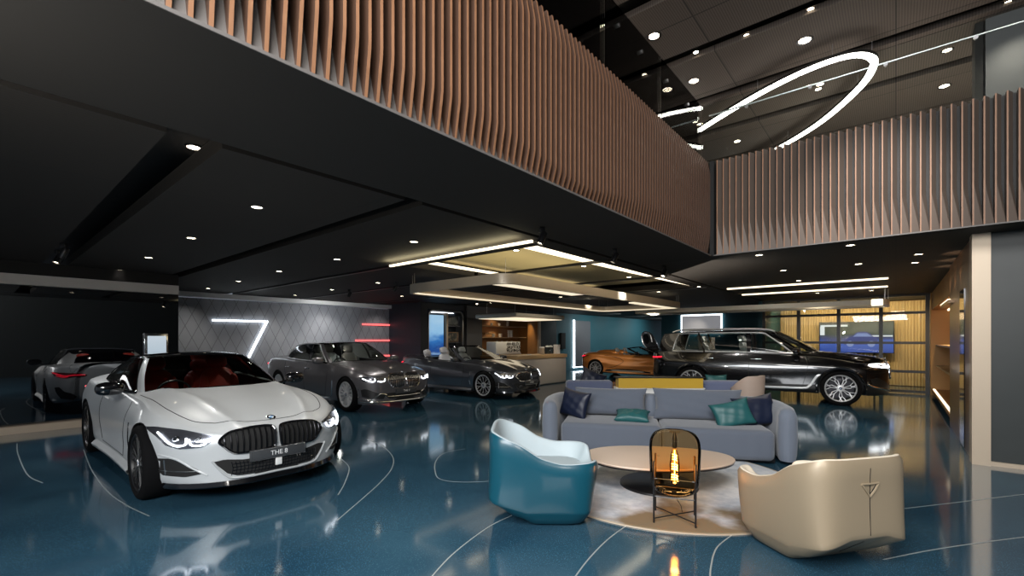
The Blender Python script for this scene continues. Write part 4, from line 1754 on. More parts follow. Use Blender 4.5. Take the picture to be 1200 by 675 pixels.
    c.stroke('', [(2.23, -.45), (2.28, -.2), (2.29, 0), (2.28, .2), (2.23, .45)], 'top', .003, None, .0005, g=g)
    g.build('panel_gaps', 'matte_black', car)
    for d, sg in (('left', 1), ('right', -1)):
        g = G()
        c.stroke('', [(1.08, .62), (1.06, .45), (1.03, .30)], d, .012, None, .002, g=g)
        c.stroke('', [(1.03, .30), (.8, .235), (0, .23), (-1.1, .235)], d, .010, None, .004, g=g)
        g.build('chrome_side_strip', 'chrome', car)
        for hx in (-.08, -1.05):
            loc, nrm = c.hit(hx, .84, d)
            g = G()
            g.rbox(hx - .11, hx + .11, loc.y - .012, loc.y + .012, .83, .852, .008)
            o = g.build('door_handle', 'chrome', car)
            o.location = (0, .018 * sg, 0)
    for sg in (1, -1):
        P = [(a * sg, b) for a, b in ((.30, .90), (.32, .84), (.60, .80), (.88, .80), (.89, .92), (.70, .945), (.45, .93))]
        tl = c.patch('tail_light', P, 'rear', 'tail_dark', .006, 20, 6)
        g = G()
        c.stroke('', [(a * sg, b) for a, b in ((.34, .87), (.6, .86), (.85, .87))], 'rear', .02, None, .012, g=g)
        g.build('light_bar', 'tail', tl)
    for x in (1.6, -1.6):
        for sg in (1, -1):
            wheel_part(car, x, .36, .825, sg, .36, .262, .24, 'fine', 'alloy', 'alloy')
    for y in (.38, -.38):
        car_seat(car, -.12, y, .56, 'tan_leather', 1.0)
        car_seat(car, -1.12, y, .58, 'tan_leather', .95, True, .28)
    g = G()
    blob(g, (.74, 0, .86), (.34, .72, .13), e=3.5)
    g.build('dashboard', 'cabin', car, sharp=60)
    steering(car, .44, -.38, .90)
    cabin_fill((-10.36, 5.97, 0), 0, (-.3, 0, 1.34), 3)
    mirror_pair(car, .56, .88, 1.02, 'gloss_black', 'graphite')
    return car


build_saloon()


# ------------------------------------------------------------------ large off-roader
def build_suv():
    car = thing('suv_car', 'large glossy black off-roader with silver roof rails and chrome sill strip before the glass wall', 'car', (-2.68, 13.45, 0), math.radians(8))
    S = dict(nose=2.56, tail=-2.76, fr=.75, rr=.70, fn=3.4, fm=2.4, rn=3.6, rm=2.6, mid=-.6,
             axles=[(1.6, .395), (-1.6, .395)], arch=.43, well=.68, side=.016, clad=5,
             keys=dict(
                 w=[(-2.8, .93), (-1.6, 1.0), (0, .98), (1.6, 1.0), (2.5, .96)],
                 ws=[(-2.8, .84), (-1.6, .93), (0, .90), (1.6, .93), (2.5, .90)],
                 wsh=[(-2.8, .84), (-1.6, .90), (0, .89), (1.0, .88), (1.6, .88), (2.5, .86)],
                 zs=[(-2.76, .60), (-2.70, .42), (-2.4, .34), (-1.6, .27), (1.6, .25), (2.2, .25), (2.50, .30), (2.56, .45)],
                 zm=[(-2.8, .85), (-1.6, .80), (0, .70), (1.6, .76), (2.5, .70)],
                 zsh=[(-2.76, .96), (-2.68, 1.12), (-2.2, 1.17), (-1.5, 1.17), (0, 1.15), (1.0, 1.12), (1.6, 1.07), (2.1, 1.0), (2.42, .94), (2.53, .86), (2.56, .74)],
                 zc=[(-2.76, 1.0), (-2.70, 1.16), (-2.3, 1.20), (-.5, 1.22), (.8, 1.25), (1.2, 1.225), (1.7, 1.18), (2.1, 1.13), (2.38, 1.08), (2.52, 1.0), (2.56, .84)],
                 p=[(-2.8, 6), (0, 6), (.8, 5), (1.4, 4), (2.5, 3.4)]),
             creases=[([(.9, .64), (1.5, .56), (2.2, .44)], .015, .06)],
             hole=[(-2.62, 0), (-2.6, .4), (-2.5, .66), (-2.3, .78), (-1.6, .84), (-.5, .85), (.5, .84), (.85, .80), (1.08, .62), (1.20, .32), (1.24, 0)],
             green=[(1.24, 0, .38, 0, 1.71, 'windshield'), (1.18, .36, .36, .30, 1.705, 'windshield'), (1.06, .66, .30, .54, 1.69, 'windshield'), (.88, .79, .20, .655, 1.67, 'a_pillar'), (.70, .825, .05, .69, 1.685, 'side_window'), (.2, .845, -.08, .705, 1.70, 'side_window'), (-.20, .85, -.24, .71, 1.705, 'b_pillar'), (-.30, .85, -.34, .71, 1.705, 'side_window_rear'),
                    (-1.1, .845, -1.1, .705, 1.70, 'side_window_rear'), (-1.68, .838, -1.72, .695, 1.69, 'side_window_rear'), (-2.12, .815, -1.96, .685, 1.678, 'c_pillar'), (-2.50, .70, -2.38, .62, 1.65, 'rear_window'), (-2.58, .35, -2.40, .32, 1.675, 'rear_window'), (-2.60, 0, -2.41, 0, 1.68, 'end')],
             roof_corner=(3, 10), roof_z=.05, crown=.01, bulge=.03, trim_r=.016)
    c = Car(S, car)
    c.body('black_paint', 'black')
    c.greenhouse('black_paint', 'gloss_black', 'bright_trim', dict(windshield='windscreen', side='side_glass', rear_window='dark_glass'))
    kp = [(.02, 1.0), (.02, .72), (.06, .64), (.28, .62), (.36, .66), (.40, .80), (.395, .95), (.34, 1.02), (.10, 1.03)]
    kidney(c, 0, 0, kp, 'chrome', 'chrome', 7, .010, .022)
    for sg in (1, -1):
        P = [(.46, .92), (.48, .865), (.62, .85), (.80, .87), (.90, .92), (.93, .975), (.80, .965), (.58, .95)]
        P = [(a * sg, b) for a, b in P]
        hl = c.patch('headlight', P, 'front', 'head_in', .004, 20, 6)
        g = G()
        for k in ([(.50, .915), (.53, .875), (.63, .87), (.66, .92)], [(.70, .93), (.72, .88), (.80, .885), (.88, .94)]):
            c.stroke('', [(a * sg, b) for a, b in k], 'front', .013, None, .014, g=g)
        g.build('running_light', 'drl', hl)
        P = [(a * sg, b) for a, b in ((.52, .40), (.56, .50), (.74, .60), (.94, .66), (.95, .52), (.84, .42), (.66, .36))]
        P = [(a * sg, b) for a, b in ((.50, .46), (.70, .56), (.90, .66), (.95, .62), (.92, .46), (.76, .39), (.54, .38))]
        si = c.patch('side_intake', P, 'front', 'black', .004, 14, 6)
        g = G()
        c.stroke('', [(a * sg, b) for a, b in ((.55, .38), (.72, .40), (.90, .44), (.955, .50))], 'front', .022, None, .012, g=g)
        g.build('chrome_blade', 'chrome', si)
        # wrap of the lamp on the flank
    for d, sg in (('left', 1), ('right', -1)):
        P = [(2.02, .935), (2.12, .885), (2.42, .86), (2.47, .90), (2.47, .955), (2.30, .968)]
        hl = c.patch('headlight', P, d, 'head_in', .006, 16, 6)
        g = G()
        c.stroke('', [(2.10, .93), (2.18, .90), (2.28, .89), (2.40, .90)], d, .013, None, .014, g=g)
        c.stroke('', [(2.12, .945), (2.25, .955), (2.42, .95)], d, .009, None, .014, g=g)
        g.build('running_light', 'drl', hl)
        # sill strip rising behind the front wheel
        rows = []
        L = smooth_path([(1.30, .70), (1.16, .66), (1.06, .50), (.98, .40), (.88, .365), (.4, .355), (-.4, .35), (-1.12, .35)], 6)
        g = G()
        wds = [.004 + .045 * min(1, i / 6) if i < 14 else max(.050, .056 - .002 * (i - 14)) for i in range(len(L))]
        rows = []
        for i, p in enumerate(L):
            a, b = L[max(i - 1, 0)], L[min(i + 1, len(L) - 1)]
            tx, tz = b[0] - a[0], b[1] - a[1]
            ln = math.hypot(tx, tz)
            nx_, nz_ = -tz / ln, tx / ln
            row = []
            for w, o_ in ((-1, -.01), (-1, .012), (0, .018), (1, .012), (1, -.01)):
                loc, nrm = c.hit(p[0] + nx_ * w * wds[i] * .5, p[1] + nz_ * w * wds[i] * .5, d)
                row.append(loc + nrm * o_)
            rows.append(row)
        g.grid(rows)
        g.build('chrome_sill_strip', 'bright_trim', car)
        for hx in (-.10, -1.18):
            loc, nrm = c.hit(hx, 1.02, d)
            g = G()
            g.rbox(hx - .12, hx + .12, loc.y - .014, loc.y + .014, 1.01, 1.035, .01)
            o = g.build('door_handle', 'chrome', car)
            o.location = (0, .02 * sg, 0)
        # wheel arch lips
        for ax in (1.6, -1.6):
            g = G()
            P = []
            for i in range(31):
                a = math.radians(-14 + 208 * i / 30)
                x, z = ax + .455 * math.cos(a), .395 + .455 * math.sin(a)
                loc, nrm = c.hit(x, z, d)
                P.append((x, loc.y + .004 * sg, z))
            g.tube(P, .026, 8)
            g.build('arch_trim', 'gloss_black', car)
        # roof rail
        g = G()
        P = [(.30, .66, 1.70), (.12, .66, 1.755), (-.3, .665, 1.775), (-1.2, .665, 1.775), (-1.9, .655, 1.76), (-2.15, .64, 1.70)]
        g.tube([(a, b * sg, z) for a, b, z in smooth_path(P, 6)], .020, 8)
        g.build('roof_rail', 'bright_trim', car)
    it = c.patch('lower_intake', [(-.48, .52), (-.42, .38), (.42, .38), (.48, .52), (.40, .55), (-.40, .55)], 'front', 'matte_black', .004, 24, 6)
    g = G()
    c.stroke('', [(-.50, .36), (0, .345), (.50, .36)], 'front', .02, None, .008, g=g)
    g.build('chrome_strip', 'chrome', it)
    loc, nrm = c.hit(2.44, 0, 'top')
    q = Vector((0, 0, 1)).rotation_difference(Vector((nrm.x, 0, nrm.z))).to_matrix().to_4x4()
    g = G()
    roundel(g, Matrix.Translation(loc + nrm * .006) @ q, .045)
    g.build('hood_badge', ['gloss_black', 'white', 'roundel_blue', 'chrome'], car, smooth=False)
    g = G()
    for d in ('left', 'right'):
        for L in ([(.92, 1.12), (.97, .90), (.92, .6), (.86, .40)], [(-.24, 1.12), (-.26, .7), (-.24, .40)], [(-1.55, 1.14), (-1.44, .95), (-1.25, .80), (-1.12, .60), (-1.06, .40)]):
            c.stroke('', L, d, .004, None, .0005, g=g)
    for sg in (1, -1):
        c.stroke('', [(1.05, .84 * sg), (1.6, .83 * sg), (2.1, .80 * sg), (2.35, .66 * sg), (2.42, .45 * sg)], 'top', .004, None, .0005, g=g)
    g.build('panel_gaps', 'matte_black', car)
    for d, sg in (('left', 1), ('right', -1)):
        # division bar of the rear quarter glass
        g = G()
        g.tube([(-1.30, .865 * sg, 1.17), (-1.42, .80 * sg, 1.50), (-1.46, .725 * sg, 1.67)], .022, 6)
        g.build('quarter_pillar', 'gloss_black', car)
        P = [(-2.70, 1.045), (-2.68, .97), (-2.40, .99), (-2.30, 1.03), (-2.42, 1.06)]
        tl = c.patch('tail_light', P, d, 'tail_dark', .006, 14, 6)
        g = G()
        c.stroke('', [(-2.68, 1.015), (-2.55, 1.015), (-2.38, 1.03)], d, .02, None, .014, g=g)
        g.build('light_bar', 'tail', tl)
    for x in (1.6, -1.6):
        for sg in (1, -1):
            wheel_part(car, x, .395, .87, sg, .395, .30, .27, 'cross', 'dark_metal', 'alloy')
    for y in (.40, -.40):
        car_seat(car, -.05, y, .82, 'tan_leather', 1.0)
        car_seat(car, -1.05, y, .84, 'tan_leather', .98, True, .28)
        car_seat(car, -1.95, y, .86, 'tan_leather', .8, True, .26)
    g = G()
    blob(g, (.88, 0, 1.08), (.30, .76, .13), e=3.5)
    g.build('dashboard', 'cabin', car, sharp=60)
    steering(car, .56, -.40, 1.16)
    cabin_fill((-2.68, 13.45, 0), math.radians(8), (-.1, 0, 1.62), 12)
    cabin_fill((-2.68, 13.45, 0), math.radians(8), (-1.6, 0, 1.60), 10)
    mirror_pair(car, .74, .93, 1.22, 'gloss_black', 'black_paint')
    return car


build_suv()


# ------------------------------------------------------------------ low roadster
def build_roadster():
    car = thing('roadster_car', 'low copper orange open roadster in front of the teal wall behind the sofas', 'car', (-8.0, 17.4, 0), 0)
    S = dict(nose=2.33, tail=-2.33, fr=1.1, rr=.8, fn=2.6, fm=1.9, rn=3.2, rm=2.2, mid=-.3,
             axles=[(1.4, .34), (-1.4, .34)], arch=.368, well=.66, side=.05, clad=2,
             keys=dict(
                 w=[(-2.4, .92), (-1.4, .97), (-.2, .90), (1.4, .93), (2.4, .90)],
                 ws=[(-2.4, .80), (-1.4, .92), (0, .92), (1.4, .88), (2.4, .85)],
                 wsh=[(-2.4, .78), (-1.4, .87), (0, .80), (1.4, .84), (2.4, .80)],
                 zs=[(-2.33, .50), (-2.26, .34), (-1.9, .22), (-1.4, .17), (1.4, .14), (2.2, .14), (2.33, .26)],
                 zm=[(-2.4, .66), (-1.4, .60), (0, .42), (1.4, .52), (2.4, .42)],
                 zsh=[(-2.33, .82), (-2.26, .90), (-1.8, .935), (-1.2, .92), (-.2, .86), (.6, .84), (1.4, .80), (2.0, .66), (2.28, .50), (2.33, .38)],
                 zc=[(-2.33, .88), (-2.28, .94), (-1.8, 1.0), (-1.2, 1.03), (-.2, .96), (.7, .93), (1.2, .84), (1.8, .72), (2.2, .58), (2.33, .42)],
                 p=[(-2.4, 3), (0, 5), (1, 3), (2.3, 2.4)]),
             hole=[(-.95, 0), (-.93, .5), (-.85, .66), (-.4, .72), (.3, .70), (.7, .55), (.95, .3), (1.02, 0)],
             green=[(1.02, 0, .10, 0, 1.20, 'windshield'), (.95, .3, .07, .26, 1.195, 'windshield'), (.80, .52, -.0, .46, 1.18, 'windshield'), (.55, .68, -.10, .56, 1.16, 'a_pillar'), (.42, .71, -.16, .58, 1.155, 'end'), (.3, .72, -.2, .6, 1.15, 'end')],
             roof_corner=(3, 4), roof_z=.02, bulge=.02)
    c = Car(S, car)
    c.body('copper', 'gloss_black')
    c.greenhouse('gloss_black', 'gloss_black', 'black', dict(windshield='windscreen', side='side_glass'), only_front=True)
    # twin humps behind the seats
    for sg in (1, -1):
        g = G()
        blob(g, (-1.15, .36 * sg, .95), (.55, .24, .14), e=2.2)
        g.build('rear_hump', 'copper', car, sharp=60)
        P = [(a * sg, b) for a, b in ((.30, .80), (.40, .74), (.80, .74), (.90, .84), (.80, .88), (.5, .86))]
        tl = c.patch('tail_light', P, 'rear', 'tail_dark', .006, 16, 5)
        g = G()
        c.stroke('', [(a * sg, b) for a, b in ((.34, .79), (.6, .80), (.84, .84))], 'rear', .02, None, .01, g=g)
        g.build('light_bar', 'tail', tl)
        P = [(a * sg, b) for a, b in ((.50, .60), (.55, .54), (.78, .55), (.84, .62), (.70, .63))]
        c.patch('headlight', P, 'front', 'drl', .006, 12, 5)
        P = [(a * sg, b) for a, b in ((.03, .52), (.05, .44), (.28, .43), (.36, .50), (.28, .55), (.08, .55))]
        c.patch('kidney_grille', P, 'front', 'gloss_black', .006, 14, 5)
    for d, sg in (('left', 1), ('right', -1)):
        P = [(-.95, .25), (.95, .23), (.95, .27), (.3, .34), (-.4, .35), (-.9, .30)]
        c.patch('side_blade', P, d, 'gloss_black', .02, 24, 5)
        g = G()
        c.stroke('', [(-1.0, .86), (-.6, .82), (-.2, .66), (-.5, .45), (-.9, .36)], d, .008, None, .002, g=g)
        g.build('panel_gaps', 'matte_black', car)
    # raised dihedral door on the far side
    g = G()
    P = [(.62, .72), (.50, 1.15), (.36, 1.45), (.20, 1.72), (.02, 1.84), (-.16, 1.80), (-.24, 1.62), (-.18, 1.38), (.0, 1.05), (.18, .78)]
    g.prism(smooth_path(P, 4, True), 'y', .93, 1.0)
    dr = g.build('raised_door', 'black_paint', car, sharp=50)
    P2 = [(.12, 1.44), (.04, 1.66), (-.04, 1.74), (-.14, 1.70), (-.16, 1.58), (-.10, 1.40), (.0, 1.32)]
    g = G()
    g.prism(smooth_path(P2, 4, True), 'y', .915, .93)
    g.build('door_glass', 'dark_glass', dr, sharp=50)
    g = G()
    g.tube([(a, .915, b) for a, b in smooth_path([(.22, 1.40), (.14, 1.68), (-.02, 1.83), (-.18, 1.79), (-.24, 1.60), (-.18, 1.36), (-.02, 1.16)], 5)], .018, 6)
    g.build('door_trim', 'satin', dr)
    for x in (1.4, -1.4):
        for sg in (1, -1):
            wheel_part(car, x, .34, .84, sg, .34, .262, .22, 'double', 'gloss_black', 'alloy')
    for y in (.36, -.36):
        car_seat(car, -.30, y, .42, 'tan_leather', .92)
    g = G()
    blob(g, (.62, 0, .78), (.30, .62, .12), e=3.5)
    g.build('dashboard', 'cabin', car, sharp=60)
    steering(car, .26, -.36, .80)
    mirror_pair(car, .42, .86, .95, 'gloss_black', 'gloss_black')
    return car


build_roadster()


# ================================================================== LOUNGE
def cam_angle(dx, dz):
    v = (RX * dx + DX * dz, RY * dx + DY * dz)
    return math.atan2(v[1], v[0])


M['teal_leather'] = mat('teal_leather', (0.004, 0.058, 0.088), 0.33, coat=.2)
M['teal_inner'] = mat('pale_inner', (0.38, 0.45, 0.48), 0.6)
M['beige_leather'] = mat('beige_leather', (0.31, 0.245, 0.165), 0.38, .15)
M['cream'] = mat('cream_inner', (0.70, 0.62, 0.50), 0.55)


def fabric(name, col, col2, scale=70, rib=True):
    m = mat(name, col, 0.85, sheen=.3)
    nt = m.node_tree
    b = nt.nodes['Principled BSDF']
    tc = nt.nodes.new('ShaderNodeTexCoord')
    w = nt.nodes.new('ShaderNodeTexWave')
    w.inputs['Scale'].default_value = scale / 6.28
    w.inputs['Distortion'].default_value = .3
    w.bands_direction = 'X'
    nt.links.new(tc.outputs['Object'], w.inputs['Vector'])
    mx = nt.nodes.new('ShaderNodeMix')
    mx.data_type = 'RGBA'
    mx.inputs[6].default_value = (*col, 1)
    mx.inputs[7].default_value = (*col2, 1)
    nt.links.new(w.outputs['Fac'], mx.inputs[0])
    nt.links.new(mx.outputs[2], b.inputs['Base Color'])
    bp = nt.nodes.new('ShaderNodeBump')
    bp.inputs['Strength'].default_value = .5 if rib else .15
    bp.inputs['Distance'].default_value = .004
    nt.links.new(w.outputs['Fac'], bp.inputs['Height'])
    nt.links.new(bp.outputs[0], b.inputs['Normal'])
    return m


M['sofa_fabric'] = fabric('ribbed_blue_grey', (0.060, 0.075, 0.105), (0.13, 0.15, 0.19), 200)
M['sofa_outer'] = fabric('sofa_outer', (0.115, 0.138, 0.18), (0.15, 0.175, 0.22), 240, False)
M['navy_silk'] = mat('navy_silk', (0.005, 0.010, 0.030), 0.45, bump=(6, .25))
M['teal_silk'] = mat('teal_silk', (0.010, 0.085, 0.09), 0.48, bump=(7, .4))


def armchair(label, cx, cz, ang, shell_m, seat_m, sc=1.0, seam=True, tall=1.0):
    x, y = W(cx, cz)
    t = thing('tub_armchair', label, 'armchair', (x, y, .013), ang)
    t.scale = (1, 1, tall)
    zr = curve([(0, .715), (36, .715), (60, .655), (88, .53), (112, .492), (135, .497), (148, .49), (156, .43), (164, .40), (180, .395)])
    N = 120

    def rad(a, A, B, n):
        c_, s_ = abs(math.cos(a)), abs(math.sin(a))
        return 1 / ((c_ / A) ** n + (s_ / B) ** n) ** (1 / n)
    levels = [('b', 0.0, .13, .325, 5.0, .325), ('b', .006, .145, .335, 5.5, .335), ('m', .5, .30, .362, 7.0, .352), ('m', .96, .447, .388, 9.0, .368), ('r', .235, .452, .390, 9.0, .370)]
    rows = []
    for kind, z, A, B, n, AF in levels:
        row = []
        for i in range(N):
            a = 2 * PI * i / N
            ph = abs(math.degrees(a if a < PI else a - 2 * PI))    # 0 at the back
            r = rad(a, (A if ph < 90 else AF) * sc, B * sc, n)
            zz = z
            rz_ = .235 - .13 * min(1, max(0, (ph - 20) / 50)) ** 1.0
            if kind == 'r':
                zz = rz_
            if kind == 'm':
                zz = rz_ * z
            row.append((-math.cos(a) * r, math.sin(a) * r, zz * sc))
        rows.append(row)
    ridge = rows[-1]
    for tt in (.06, .25, .5, .75, .93, 1.0):
        row = []
        for i in range(N):
            a = 2 * PI * i / N
            ph = abs(math.degrees(a if a < PI else a - 2 * PI))
            n = 9.0 - 4.4 * tt ** .5
            r = rad(a, (.455 if ph < 90 else .372 + .070 * tt) * sc, (.392 + .045 * tt) * sc, n) * (1 - .035 * max(0, tt - .93) / .07)
            z0 = ridge[i][2]
            z1 = zr(ph) * sc
            lean = -.02 * math.sin(PI * tt) if ph < 80 else 0
            row.append((-math.cos(a) * (r + lean * .4), math.sin(a) * (r + .01 * math.sin(PI * tt)), z0 + (z1 - z0) * tt - (.008 if tt == 1 else 0) * 0))
        rows.append(row)
    g = G()
    g.grid(rows, 0, True)
    g.add(rows[0], [tuple(range(N))])
    sh = g.build('shell', shell_m, t, sharp=70)
    # inside
    g = G()
    rin = []
    for kk, (ins, dz) in enumerate(((0.0, -.0), (.008, .005), (.022, .003), (.034, -.010))):
        row = []
        for i in range(N):
            x_, y_, z_ = rows[-1][i]
            l = math.hypot(x_, y_)
            q = max(0, (l - ins) / l)
            row.append((x_ * q, y_ * q, z_ + dz))
        rin.append(row)
    zs_ = .385 * sc
    for tt in (.5, 1.0):
        row = []
        for i in range(N):
            x_, y_, z_ = rin[3][i]
            q = 1 - .14 * tt
            row.append((x_ * q, y_ * q, z_ + (zs_ - .02 - z_) * tt))
        rin.append(row)
    last = rin[-1]
    for q, dz in ((.85, .02), (.6, .03), (.3, .035), (.02, .036)):
        rin.append([(p[0] * q, p[1] * q, zs_ - .02 + dz) for p in last])
    g.grid(rin, 0, True)
    g.build('inner_upholstery', seat_m, t, sharp=70)
    bx = min(p[0] for p in rows[6])
    bv = BVHTree.FromPolygons([v.co for v in sh.data.vertices], [p.vertices[:] for p in sh.data.polygons])

    def back(yy, zz, o_=.001):
        loc, nrm, _, _ = bv.ray_cast(Vector((-2, yy, zz)), Vector((1, 0, 0)))
        return Vector((loc.x - o_, yy, zz)) if loc else Vector((-.3, yy, zz))
    g = G()
    g.tube([back(0, z * sc) for z in (.66, .60, .55, .45, .35, .25, .19, .12, .06)], .0022, 5)
    g.build('back_seam', 'black', sh)
    g = G()
    a, b, c_ = back(-.068, .565 * sc, .003), back(.068, .565 * sc, .003), back(0, .485 * sc, .003)
    m_ = (a + b + c_) / 3 + Vector((.012, 0, .012))
    g.add([a, b, c_, m_], [(0, 1, 3), (1, 2, 3), (2, 0, 3)])
    g.build('back_notch', 'matte_black', sh, smooth=False)
    g = G()
    for p, q in ((a, b), (a, c_), (c_, b)):
        g.tube([p, (p + q) / 2 - Vector((.004, 0, 0)), q], .006, 6)
    g.build('notch_edge', shell_m, sh)
    return t


armchair('teal leather tub armchair with pale blue interior, left of the oval table', .275, 4.01, cam_angle(1, -.03), 'teal_leather', 'teal_inner', 1.02)
armchair('beige leather tub armchair seen from behind, right of the amber lamp', 2.155, 3.27, cam_angle(-.24, .97), 'beige_leather', 'cream', .91, True, 1.13)


# rug
def rug_material():
    m = mat('worn_rug', (0.5, 0.5, 0.5), 0.95)
    nt = m.node_tree
    b = nt.nodes['Principled BSDF']
    tc = nt.nodes.new('ShaderNodeTexCoord')
    n = nt.nodes.new('ShaderNodeTexNoise')
    n.inputs['Scale'].default_value = 2.2
    n.inputs['Detail'].default_value = 9
    n.inputs['Roughness'].default_value = .7
    nt.links.new(tc.outputs['Object'], n.inputs['Vector'])
    r = nt.nodes.new('ShaderNodeValToRGB')
    r.color_ramp.elements[0].position = .36
    r.color_ramp.elements[0].color = (0.34, 0.38, 0.44, 1)
    r.color_ramp.elements[1].position = .6
    r.color_ramp.elements[1].color = (0.64, 0.65, 0.66, 1)
    nt.links.new(n.outputs['Fac'], r.inputs[0])
    sp = nt.nodes.new('ShaderNodeSeparateXYZ')
    nt.links.new(tc.outputs['Object'], sp.inputs[0])
    n2 = nt.nodes.new('ShaderNodeTexNoise')
    n2.inputs['Scale'].default_value = 1.6
    n2.inputs['Detail'].default_value = 6
    nt.links.new(tc.outputs['Object'], n2.inputs['Vector'])
    ad = nt.nodes.new('ShaderNodeMath')
    ad.operation = 'MULTIPLY_ADD'
    nt.links.new(n2.outputs['Fac'], ad.inputs[0])
    ad.inputs[1].default_value = 2.2
    nt.links.new(sp.outputs['Y'], ad.inputs[2])
    r2 = nt.nodes.new('ShaderNodeValToRGB')
    r2.color_ramp.elements[0].position = -0.0
    r2.color_ramp.elements[0].color = (1, 1, 1, 1)
    r2.color_ramp.elements[1].position = 1.0
    mp = nt.nodes.new('ShaderNodeMapRange')
    mp.inputs[1].default_value = -.10
    mp.inputs[2].default_value = .28
    mp.inputs[3].default_value = 1
    mp.inputs[4].default_value = 0
    nt.links.new(ad.outputs[0], mp.inputs[0])
    mx = nt.nodes.new('ShaderNodeMix')
    mx.data_type = 'RGBA'
    nt.links.new(mp.outputs[0], mx.inputs[0])
    nt.links.new(r.outputs[0], mx.inputs[6])
    mx.inputs[7].default_value = (0.17, 0.125, 0.07, 1)
    nt.links.new(mx.outputs[2], b.inputs['Base Color'])
    return m


M['rug'] = rug_material()
rx, ry = W(1.60, 4.92)
rug = thing('round_rug', 'round worn grey and brown rug under the oval coffee table', 'rug', (rx, ry, 0), YAW)
g = G()
g.lathe([(.0005, .012), (1.40, .012), (1.415, .001)], 96)
g.build('pile', 'rug', rug)
g = G()
g.lathe([(1.415, .001), (1.415, .010), (1.428, .010), (1.43, .001)], 96)
g.build('metal_edge', 'pale_brass', rug)

# coffee table
tx, ty = W(1.50, 4.68)
t = thing('coffee_table', 'low oval coffee table with beige top on a black disc foot', 'table', (tx, ty, .012), cam_angle(1, -.06))
g = G()
out = []
for i in range(72):
    a = 2 * PI * i / 72
    r = 1 / ((abs(math.cos(a)) / .745) ** 2.1 + (abs(math.sin(a)) / .47) ** 2.1) ** (1 / 2.1)
    k = 1 + .10 * math.cos(a + 2.5)
    out.append((math.cos(a) * r, math.sin(a) * r * k))
rows = []
for q, z in ((.02, .298), (.96, .298), (.995, .296), (1.0, .288), (.985, .276)):
    rows.append([(x * q, y * q, z) for x, y in out])
g.grid(rows, 0, True)
g.build('table_top', mat('beige_table_top', (0.62, 0.49, 0.39), .4), t)
g = G()
rows = []
for q, z in ((.99, .277), (.985, .262), (.02, .262)):
    rows.append([(x * q, y * q, z) for x, y in out])
g.grid(rows, 0, True)
g.build('underframe', 'black', t)
g = G()
g.lathe([(.0005, .03), (.36, .03), (.38, .02), (.385, .0), (.0005, .0)], 48)
g.lathe([(.06, .03), (.045, .08), (.045, .24), (.12, .262)], 28)
g.build('pedestal', 'black', t)

# lamp
M['amber'] = glass('amber_glass', (0.98, 0.77, 0.50), 1.12)
lx, ly = W(1.35, 3.79)
lt = thing('table_lamp', 'amber glass floor lamp with glowing filament bulb in a black metal stand', 'lamp', (lx, ly, .013), YAW - .35)
prof = [(.03, .212), (.10, .217), (.152, .238), (.182, .285), (.194, .35), (.199, .43), (.202, .52), (.203, .59), (.195, .655), (.166, .706), (.12, .728), (.06, .735), (.045, .735), (.045, .72)]
prof = smooth_path(prof, 4)
g = G()
g.lathe(prof, 56)
g.build('glass_shade', 'amber', lt, sharp=80)
g = G()
L = [(sx * .158, sy * .140) for sx, sy in ((-1, -1), (1, -1), (1, 1), (-1, 1))]
for (a, b) in L:
    g = G()
    g.tube([(a, b, 0), (a, b, .50)], .0075, 8)
    g.build('leg', 'black', lt)
g = G()
g.tube([(L[0][0], L[0][1], .035), (L[2][0], L[2][1], .035)], .005, 6)
g.tube([(L[1][0], L[1][1], .035), (L[3][0], L[3][1], .035)], .005, 6)
g.tube([(L[0][0], L[0][1], .215), (L[1][0], L[1][1], .215), (L[2][0], L[2][1], .215), (L[3][0], L[3][1], .215)], .005, 6, closed=True)
g.tube([(L[0][0], L[0][1], .36), (L[1][0], L[1][1], .36)], .004, 6)
g.build('stretcher', 'black', lt)
M['filament'] = mat('filament', (1, .6, .2), .5, emit=(1, .48, .12), es=28)
M['bulb'] = glass('bulb_glass', (1.0, .86, .66), 1.3)
g = G()
g.lathe(smooth_path([(.001, .29), (.03, .30), (.04, .33), (.036, .37), (.036, .40), (.040, .44), (.036, .48), (.030, .53), (.018, .57), (.015, .60)], 4), 24)
bb = g.build('bulb', 'bulb', lt, sharp=80)
g = G()
for (z, r) in ((.34, .024), (.43, .023), (.51, .017)):
    g.tube([(r * math.cos(a * .9), r * math.sin(a * .9), z - .028 + .003 * a) for a in range(20)], .0035, 5)
g.tube([(0, 0, .31), (0, 0, .57)], .003, 5)
g.build('filament', 'filament', bb)
g = G()
g.lathe([(.016, .59), (.02, .60), (.02, .66), (.012, .70), (.004, .722)], 16)
g.tube([(0, 0, .216), (.02, .03, .15), (.05, .07, .09), (.06, .09, .03)], .003, 5)
g.build('lamp_holder', 'black', lt)
pl = bpy.data.lights.new('lamp_light', 'POINT')
pl.energy = 1.5
pl.color = (1, .6, .28)
pl.shadow_soft_size = .03
po = bpy.data.objects.new('lamp_light', pl)
COL.objects.link(po)
po.location = (lx, ly, .42)


